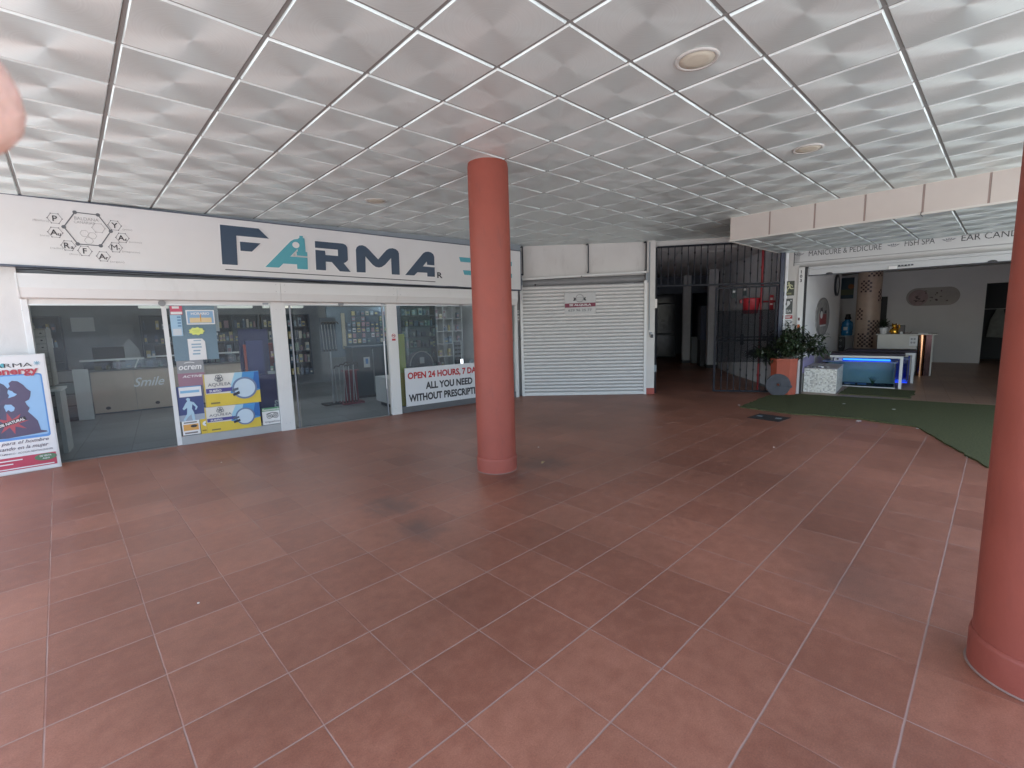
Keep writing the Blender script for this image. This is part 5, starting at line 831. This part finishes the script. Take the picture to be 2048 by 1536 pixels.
t = thing('wall_art', 'long rounded flower picture on the rear spa wall', 'picture', FP, (2.2, 8.98, 1.78)); w_, h_ = 1.27, .57; M_art = mat('art_cream', (.40, .36, .32), .5, var=.15, scale=4)
q = [(2.2 + sx * (w_ / 2 - .26) + .26 * math.cos(a) * (1 if sx > 0 else 1), 2.08 + .28 * math.sin(a)) for sx, r0 in ((1, -90), (-1, 90)) for a in [R(r0 + 15 * i) for i in range(13)]]; MB().prism(q, 8.96, 8.99).build('panel', M_art, t)
q2 = [(1.86 + .24 * math.cos(a), 2.06 + .25 * math.sin(a)) for a in [2 * math.pi * i / 28 for i in range(28)]]; MB().prism(q2, 8.955, 8.96).build('pink_field', mat('art_pink', (.34, .23, .22), .5, var=.2, scale=8), t)
b = MB(); rnd = random.Random(9); [b.oval(1.8 + rnd.random() * .85, 1.92 + rnd.random() * .34, .012 + .03 * rnd.random(), .01 + .02 * rnd.random(), 8.949, 8.954, 10) for _ in range(20)]; b.line((1.75, 1.98), (2.0, 1.93), .02, 8.949, 8.953); b.build('petals', mat('art_dark', (.06, .03, .03), .5), t)
t = thing('dark_wall_panel', 'tall narrow dark panel on the rear spa wall beside the column', 'panel', FP, (1.0, 8.98, .9)); MB().box(.93, 1.10, 8.95, 8.99, .95, 2.14).build('panel', M_black, t); MB().box(1.10, 1.28, 8.97, 8.99, .6, 2.2).build('side_board', M_spaw, t)
t = thing('hanging_gown', 'pale gown hanging in the dark rear doorway of the spa', 'gown', FP, (3.9, 10.4, .6)); MB().prism([(3.62, .75), (4.1, .72), (4.02, 1.35), (3.95, 1.62), (3.8, 1.62), (3.68, 1.3)], 10.38, 10.45).build('cloth', mat('gown_pale', (.30, .31, .29), .9, var=.3), t); MB().cyl((3.3, 10.42, 1.64), (4.45, 10.42, 1.64), .012).build('rail', M_steel, t)

# ------------------------------------------------------------------ turf mats, drain, planter, litter
def turf(name): return mat(name, (.115, .120, .056), .95, var=.45, scale=55, bump=.9, bscale=420, spec=.15)
def rag(q, s=.010, st=.09):      # a hand-cut, slightly frayed outline
    out = []; r_ = random.Random(11)
    for (x0, y0), (x1, y1) in zip(q, q[1:] + q[:1]):
        n = max(1, int(math.hypot(x1 - x0, y1 - y0) / st)); out += [(x0 + (x1 - x0) * i / n + r_.gauss(0, s) * (i > 0), y0 + (y1 - y0) * i / n + r_.gauss(0, s) * (i > 0)) for i in range(n)]
    return out
tm = MB(); tm.slab(rag([(4.05, 8.22), (4.54, 7.50), (4.94, 7.30), (5.23, 7.04), (5.64, 6.40), (5.21, 5.45), (4.83, 4.61), (6.3, 3.3), (8.3, 5.8), (8.20, 7.62), (5.86, 9.42), (5.15, 9.32)]), .0, .018)
solo('turf_mat', 'large dark green artificial turf mat in front of the spa entrance', 'mat', tm, turf('turf_green'), WORLD, (5.8, 7.4, 0))
tm = MB(); tm.slab(rag([(.64, .32), (1.75, .30), (1.84, 1.42), (.72, 1.55)]), .004, .020)
solo('turf_mat', 'small dark green turf mat inside the spa before the glowing tank', 'mat', tm, turf('turf_green'), FP, (1.2, .9, .004))
t = thing('drain_cover', 'square dark metal drain cover set in the terracotta floor', 'drain cover', frame(4.07, 7.30, -52)); MB().box(-.24, .24, -.22, .22, .001, .006).build('plate', mat('drain_dark', (.03, .03, .03), .5, .4, var=.3, scale=12), t); b = MB(); [b.box(-.2, .2, -.18 + i * .06, -.165 + i * .06, .006, .009) for i in range(7)]; b.build('ribs', mat('drain_rib', (.05, .05, .05), .45, .5), t); b = MB(); b.box(-.18, -.1, -.03, .03, .009, .012); b.box(.1, .18, -.03, .03, .009, .012); b.build('lifting_eye', M_grey, t)
FPP = frame(5.45, 9.44, -35)
M_plant = mat('planter_orange', (.40, .085, .045), .55, var=.12, scale=5)
t = thing('planter', 'tall orange red octagonal planter standing by the spa entrance', 'planter', FPP, (.055, .14, 0)); oc = [(-.18 + .0, .06), (-.06, -.05), (.17, -.05), (.288, .06), (.288, .25), (.17, .34), (-.06, .34), (-.18, .25)]
b = MB(); n = len(oc); cx, cy = .054, .145; sc2 = lambda k: [(cx + (x - cx) * k, cy + (y - cy) * k) for x, y in oc]
lv = [(sc2(.93), 0), (sc2(.95), .04), (sc2(1.0), .70), (sc2(1.03), .705), (sc2(1.03), .745), (sc2(.93), .745), (sc2(.92), .66)]
vs = [(x, y, z) for q, z in lv for x, y in q]; b.add(vs, [(k * n + i, k * n + (i + 1) % n, (k + 1) * n + (i + 1) % n, (k + 1) * n + i) for k in range(len(lv) - 1) for i in range(n)] + [list(range(n))[::-1]]); b.build('pot', M_plant, t)
MB().slab(sc2(.93), .66, .70).build('soil', mat('soil', (.05, .04, .03), .95, var=.4, scale=30, bump=.5), t)
b = MB(); rnd = random.Random(8)
for i in range(34): x, y_ = rnd.uniform(-.10, .22), rnd.uniform(-.0, .28); r_ = rnd.uniform(.012, .026); b.lathe([(.001, 0), (r_, r_ * .4), (r_ * .7, r_), (.001, r_ * 1.2)], (x, y_, .70), 7)
b.build('white_stones', mat('stone_white', (.5, .48, .45), .8), t)
t = thing('ficus_plant', 'leafy dark green ficus bush growing in the orange planter', 'plant', FPP, (.055, .14, .70)); br = MB(); lf = MB(); rnd = random.Random(21)
M_bark = mat('bark', (.16, .13, .10), .9, var=.3, scale=20)
tips = []
for i in range(32):
    a = rnd.uniform(0, 6.283); e_ = rnd.uniform(.5, 1.5); L = rnd.uniform(.45, .84) * (1.0 if e_ > .8 else .78); p = Vector((.055 + .05 * math.cos(a), .14 + .05 * math.sin(a), .69)); d = Vector((math.cos(a) * math.cos(e_), .7 * math.sin(a) * math.cos(e_), math.sin(e_))); pts = [p]
    for k in range(6):
        d = (d + Vector((rnd.gauss(0, .16), rnd.gauss(0, .14), rnd.gauss(0, .1) - .05 * k))).normalized(); p = p + d * L / 6; pts.append(p); tips.append((p, d, k))
    for q, (p0, p1) in enumerate(zip(pts[:-1], pts[1:])): br.cyl(p0, p1, .008 - q * .001, .007 - q * .001, 6, caps=False)
br.cyl((.055, .14, .69), (.06, .15, 1.0), .022, .014, 8)
for p, d, k in tips:
    if k < 1: continue
    for _ in range(13 + 6 * (k > 2)):
        q = Vector(p) + Vector((rnd.gauss(0, .045), rnd.gauss(0, .04), rnd.gauss(0, .04))); dd = (Vector(d) * .5 + Vector((rnd.gauss(0, .7), rnd.gauss(0, .7), rnd.gauss(-.35, .5)))).normalized(); leaf(lf, q, dd, (rnd.gauss(0, .3), rnd.gauss(0, .3), 1), rnd.uniform(.07, .13), rnd.uniform(.030, .050))
br.build('branches', M_bark, t)
ml = mat('ficus_leaf', (.030, .048, .022), .38, var=.5, scale=22, spec=.5); lf.build('leaves', ml, t)
t = thing('stone_disc', 'round grey stone disc with a centre hole leaning on the orange planter', 'stone disc', FPP @ Matrix.Translation((-.02, -.145, .0)) @ Matrix.Rotation(R(-11), 4, 'X'))
M_stone = mat('disc_stone', (.085, .085, .095), .85, var=.25, scale=8, bump=.4, bscale=40)
b = MB(); n = 56; ro, ri = .225, .028; pr_ = [(ri, .0), (ro * .93, .0), (ro, .012), (ro, .055), (ro * .95, .068), (ri, .068)]
vs = [(r * math.cos(2 * math.pi * i / n), y_, ro + r * math.sin(2 * math.pi * i / n)) for r, y_ in pr_ for i in range(n)]; m_ = len(pr_); b.add(vs, [(k * n + i, k * n + (i + 1) % n, ((k + 1) % m_) * n + (i + 1) % n, ((k + 1) % m_) * n + i) for k in range(m_) for i in range(n)], False); b.build('disc', M_stone, t)
MB().ring(.01, ro + .005, .045, .03, -.004, .001, 20).build('hole_rim', mat('disc_rim', (.05, .05, .055), .8), t)
MB().lathe([(.03, 0), (.05, .02), (.05, .05), (.02, .07)], (.2, .04, .17), 12).build('lug', M_stone, t)
rnd = random.Random(3)
for (x, y_, s_) in ((4.15, 8.45, .035), (5.2, 6.9, .05), (5.62, 6.34, .04), (3.95, 3.72, .014), (.32, 5.9, .012), (-1.9, 2.6, .009), (2.1, 1.55, .006), (3.2, 5.6, .011), (-3.6, 5.6, .010), (5.0, 5.0, .012), (5.9, 8.2, .03), (6.3, 7.6, .03)):
    q = [(x + s_ * (.5 + .5 * rnd.random()) * math.cos(a), y_ + s_ * (.3 + .4 * rnd.random()) * math.sin(a)) for a in [2 * math.pi * i / 7 for i in range(7)]]; z0 = .0185 if 5.2 < x < 7 and y_ > 6.5 else .0005
    solo('litter_scrap', 'tiny pale scrap of litter lying on the terracotta floor', 'litter', MB().slab(q, z0, z0 + .004), mat('scrap', (.6, .57, .52), .8), WORLD, (x, y_, 0), 'small pale scraps of litter on the floor')
lf2 = MB(); leaf(lf2, (.31, 5.14, .012), (.5, .8, .15), (0, 0, 1), .09, .04); solo('dry_leaf', 'dry yellowish leaf on the floor right of the middle column', 'leaf', lf2, mat('dry_leaf', (.36, .27, .14), .8), WORLD, (.31, 5.14, 0))

# ------------------------------------------------------------------ the photographer's left hand, one fingertip in front of the lens
def cam_pt(x, y, d): return cam.matrix_world @ Vector((x, y, -d))
jm = [  # (x right, y up, depth) in metres from the lens, radius, parent
    ((-.205, -.095, .03), .026, None), ((-.215, -.055, .045), .028, 0), ((-.222, -.015, .055), .030, 1),
    ((-.203, .026, .066), .0125, 2), ((-.172, .0415, .076), .0110, 3), ((-.140, .0490, .080), .0112, 4), ((-.116, .0500, .080), .0119, 5), ((-.100, .0506, .080), .0124, 6), ((-.0890, .0508, .080), .0115, 7),      # index finger
    ((-.222, .030, .052), .0125, 2), ((-.200, .062, .066), .0105, 9), ((-.168, .070, .072), .0098, 10), ((-.148, .067, .070), .0088, 11), ((-.136, .064, .066), .008, 12),  # middle finger
    ((-.238, .022, .044), .0120, 2), ((-.232, .060, .050), .010, 14), ((-.205, .082, .055), .0095, 15), ((-.185, .084, .054), .0085, 16), ((-.176, .080, .052), .0078, 17),  # ring finger
    ((-.250, .008, .034), .0105, 2), ((-.256, .040, .036), .0088, 19), ((-.242, .064, .040), .008, 20), ((-.226, .072, .041), .0072, 21), ((-.218, .070, .041), .0066, 22),  # little finger
    ((-.188, -.045, .052), .0135, 1), ((-.163, -.020, .056), .0115, 24), ((-.146, .002, .056), .0105, 25), ((-.138, .016, .054), .009, 26)]                     # thumb
me = bpy.data.meshes.new('hand'); me.from_pydata([cam_pt(*p) for p, r, q in jm], [(q, i) for i, (p, r, q) in enumerate(jm) if q is not None], [])
ho = bpy.data.objects.new('hand', me); COL.objects.link(ho); md = ho.modifiers.new('skin', 'SKIN'); md.use_smooth_shade = True
if not me.skin_vertices: bpy.context.view_layer.update()
if not me.skin_vertices:
    bpy.context.view_layer.objects.active = ho; bpy.ops.object.modifier_remove(modifier='skin'); bpy.ops.object.modifier_add(type='SKIN'); ho.modifiers[0].use_smooth_shade = True
for i, (p, r, q) in enumerate(jm): me.skin_vertices[0].data[i].radius = (r, r); me.skin_vertices[0].data[i].use_root = (i == 0)
sb = ho.modifiers.new('sub', 'SUBSURF'); sb.levels = 2; sb.render_levels = 2
m2 = bpy.data.meshes.new_from_object(ho.evaluated_get(bpy.context.evaluated_depsgraph_get())); bpy.data.objects.remove(ho)
ms = mat('skin', (.70, .43, .34), .45, var=.22, scale=90, bump=.15, bscale=700); ms.node_tree.nodes['Principled BSDF'].inputs['Subsurface Weight'].default_value = .25; ms.node_tree.nodes['Principled BSDF'].inputs['Subsurface Radius'].default_value = (.01, .003, .0015)
m2.materials.clear(); m2.materials.append(ms); [setattr(p, 'use_smooth', True) for p in m2.polygons]
ho = bpy.data.objects.new('hand', m2); COL.objects.link(ho); ctr = Vector(cam_pt(-.2, 0, .05))
for v in m2.vertices: v.co -= ctr
ho.location = ctr
tag(ho, 'blurred fingertip of the hand holding the camera at the upper left edge', 'hand')
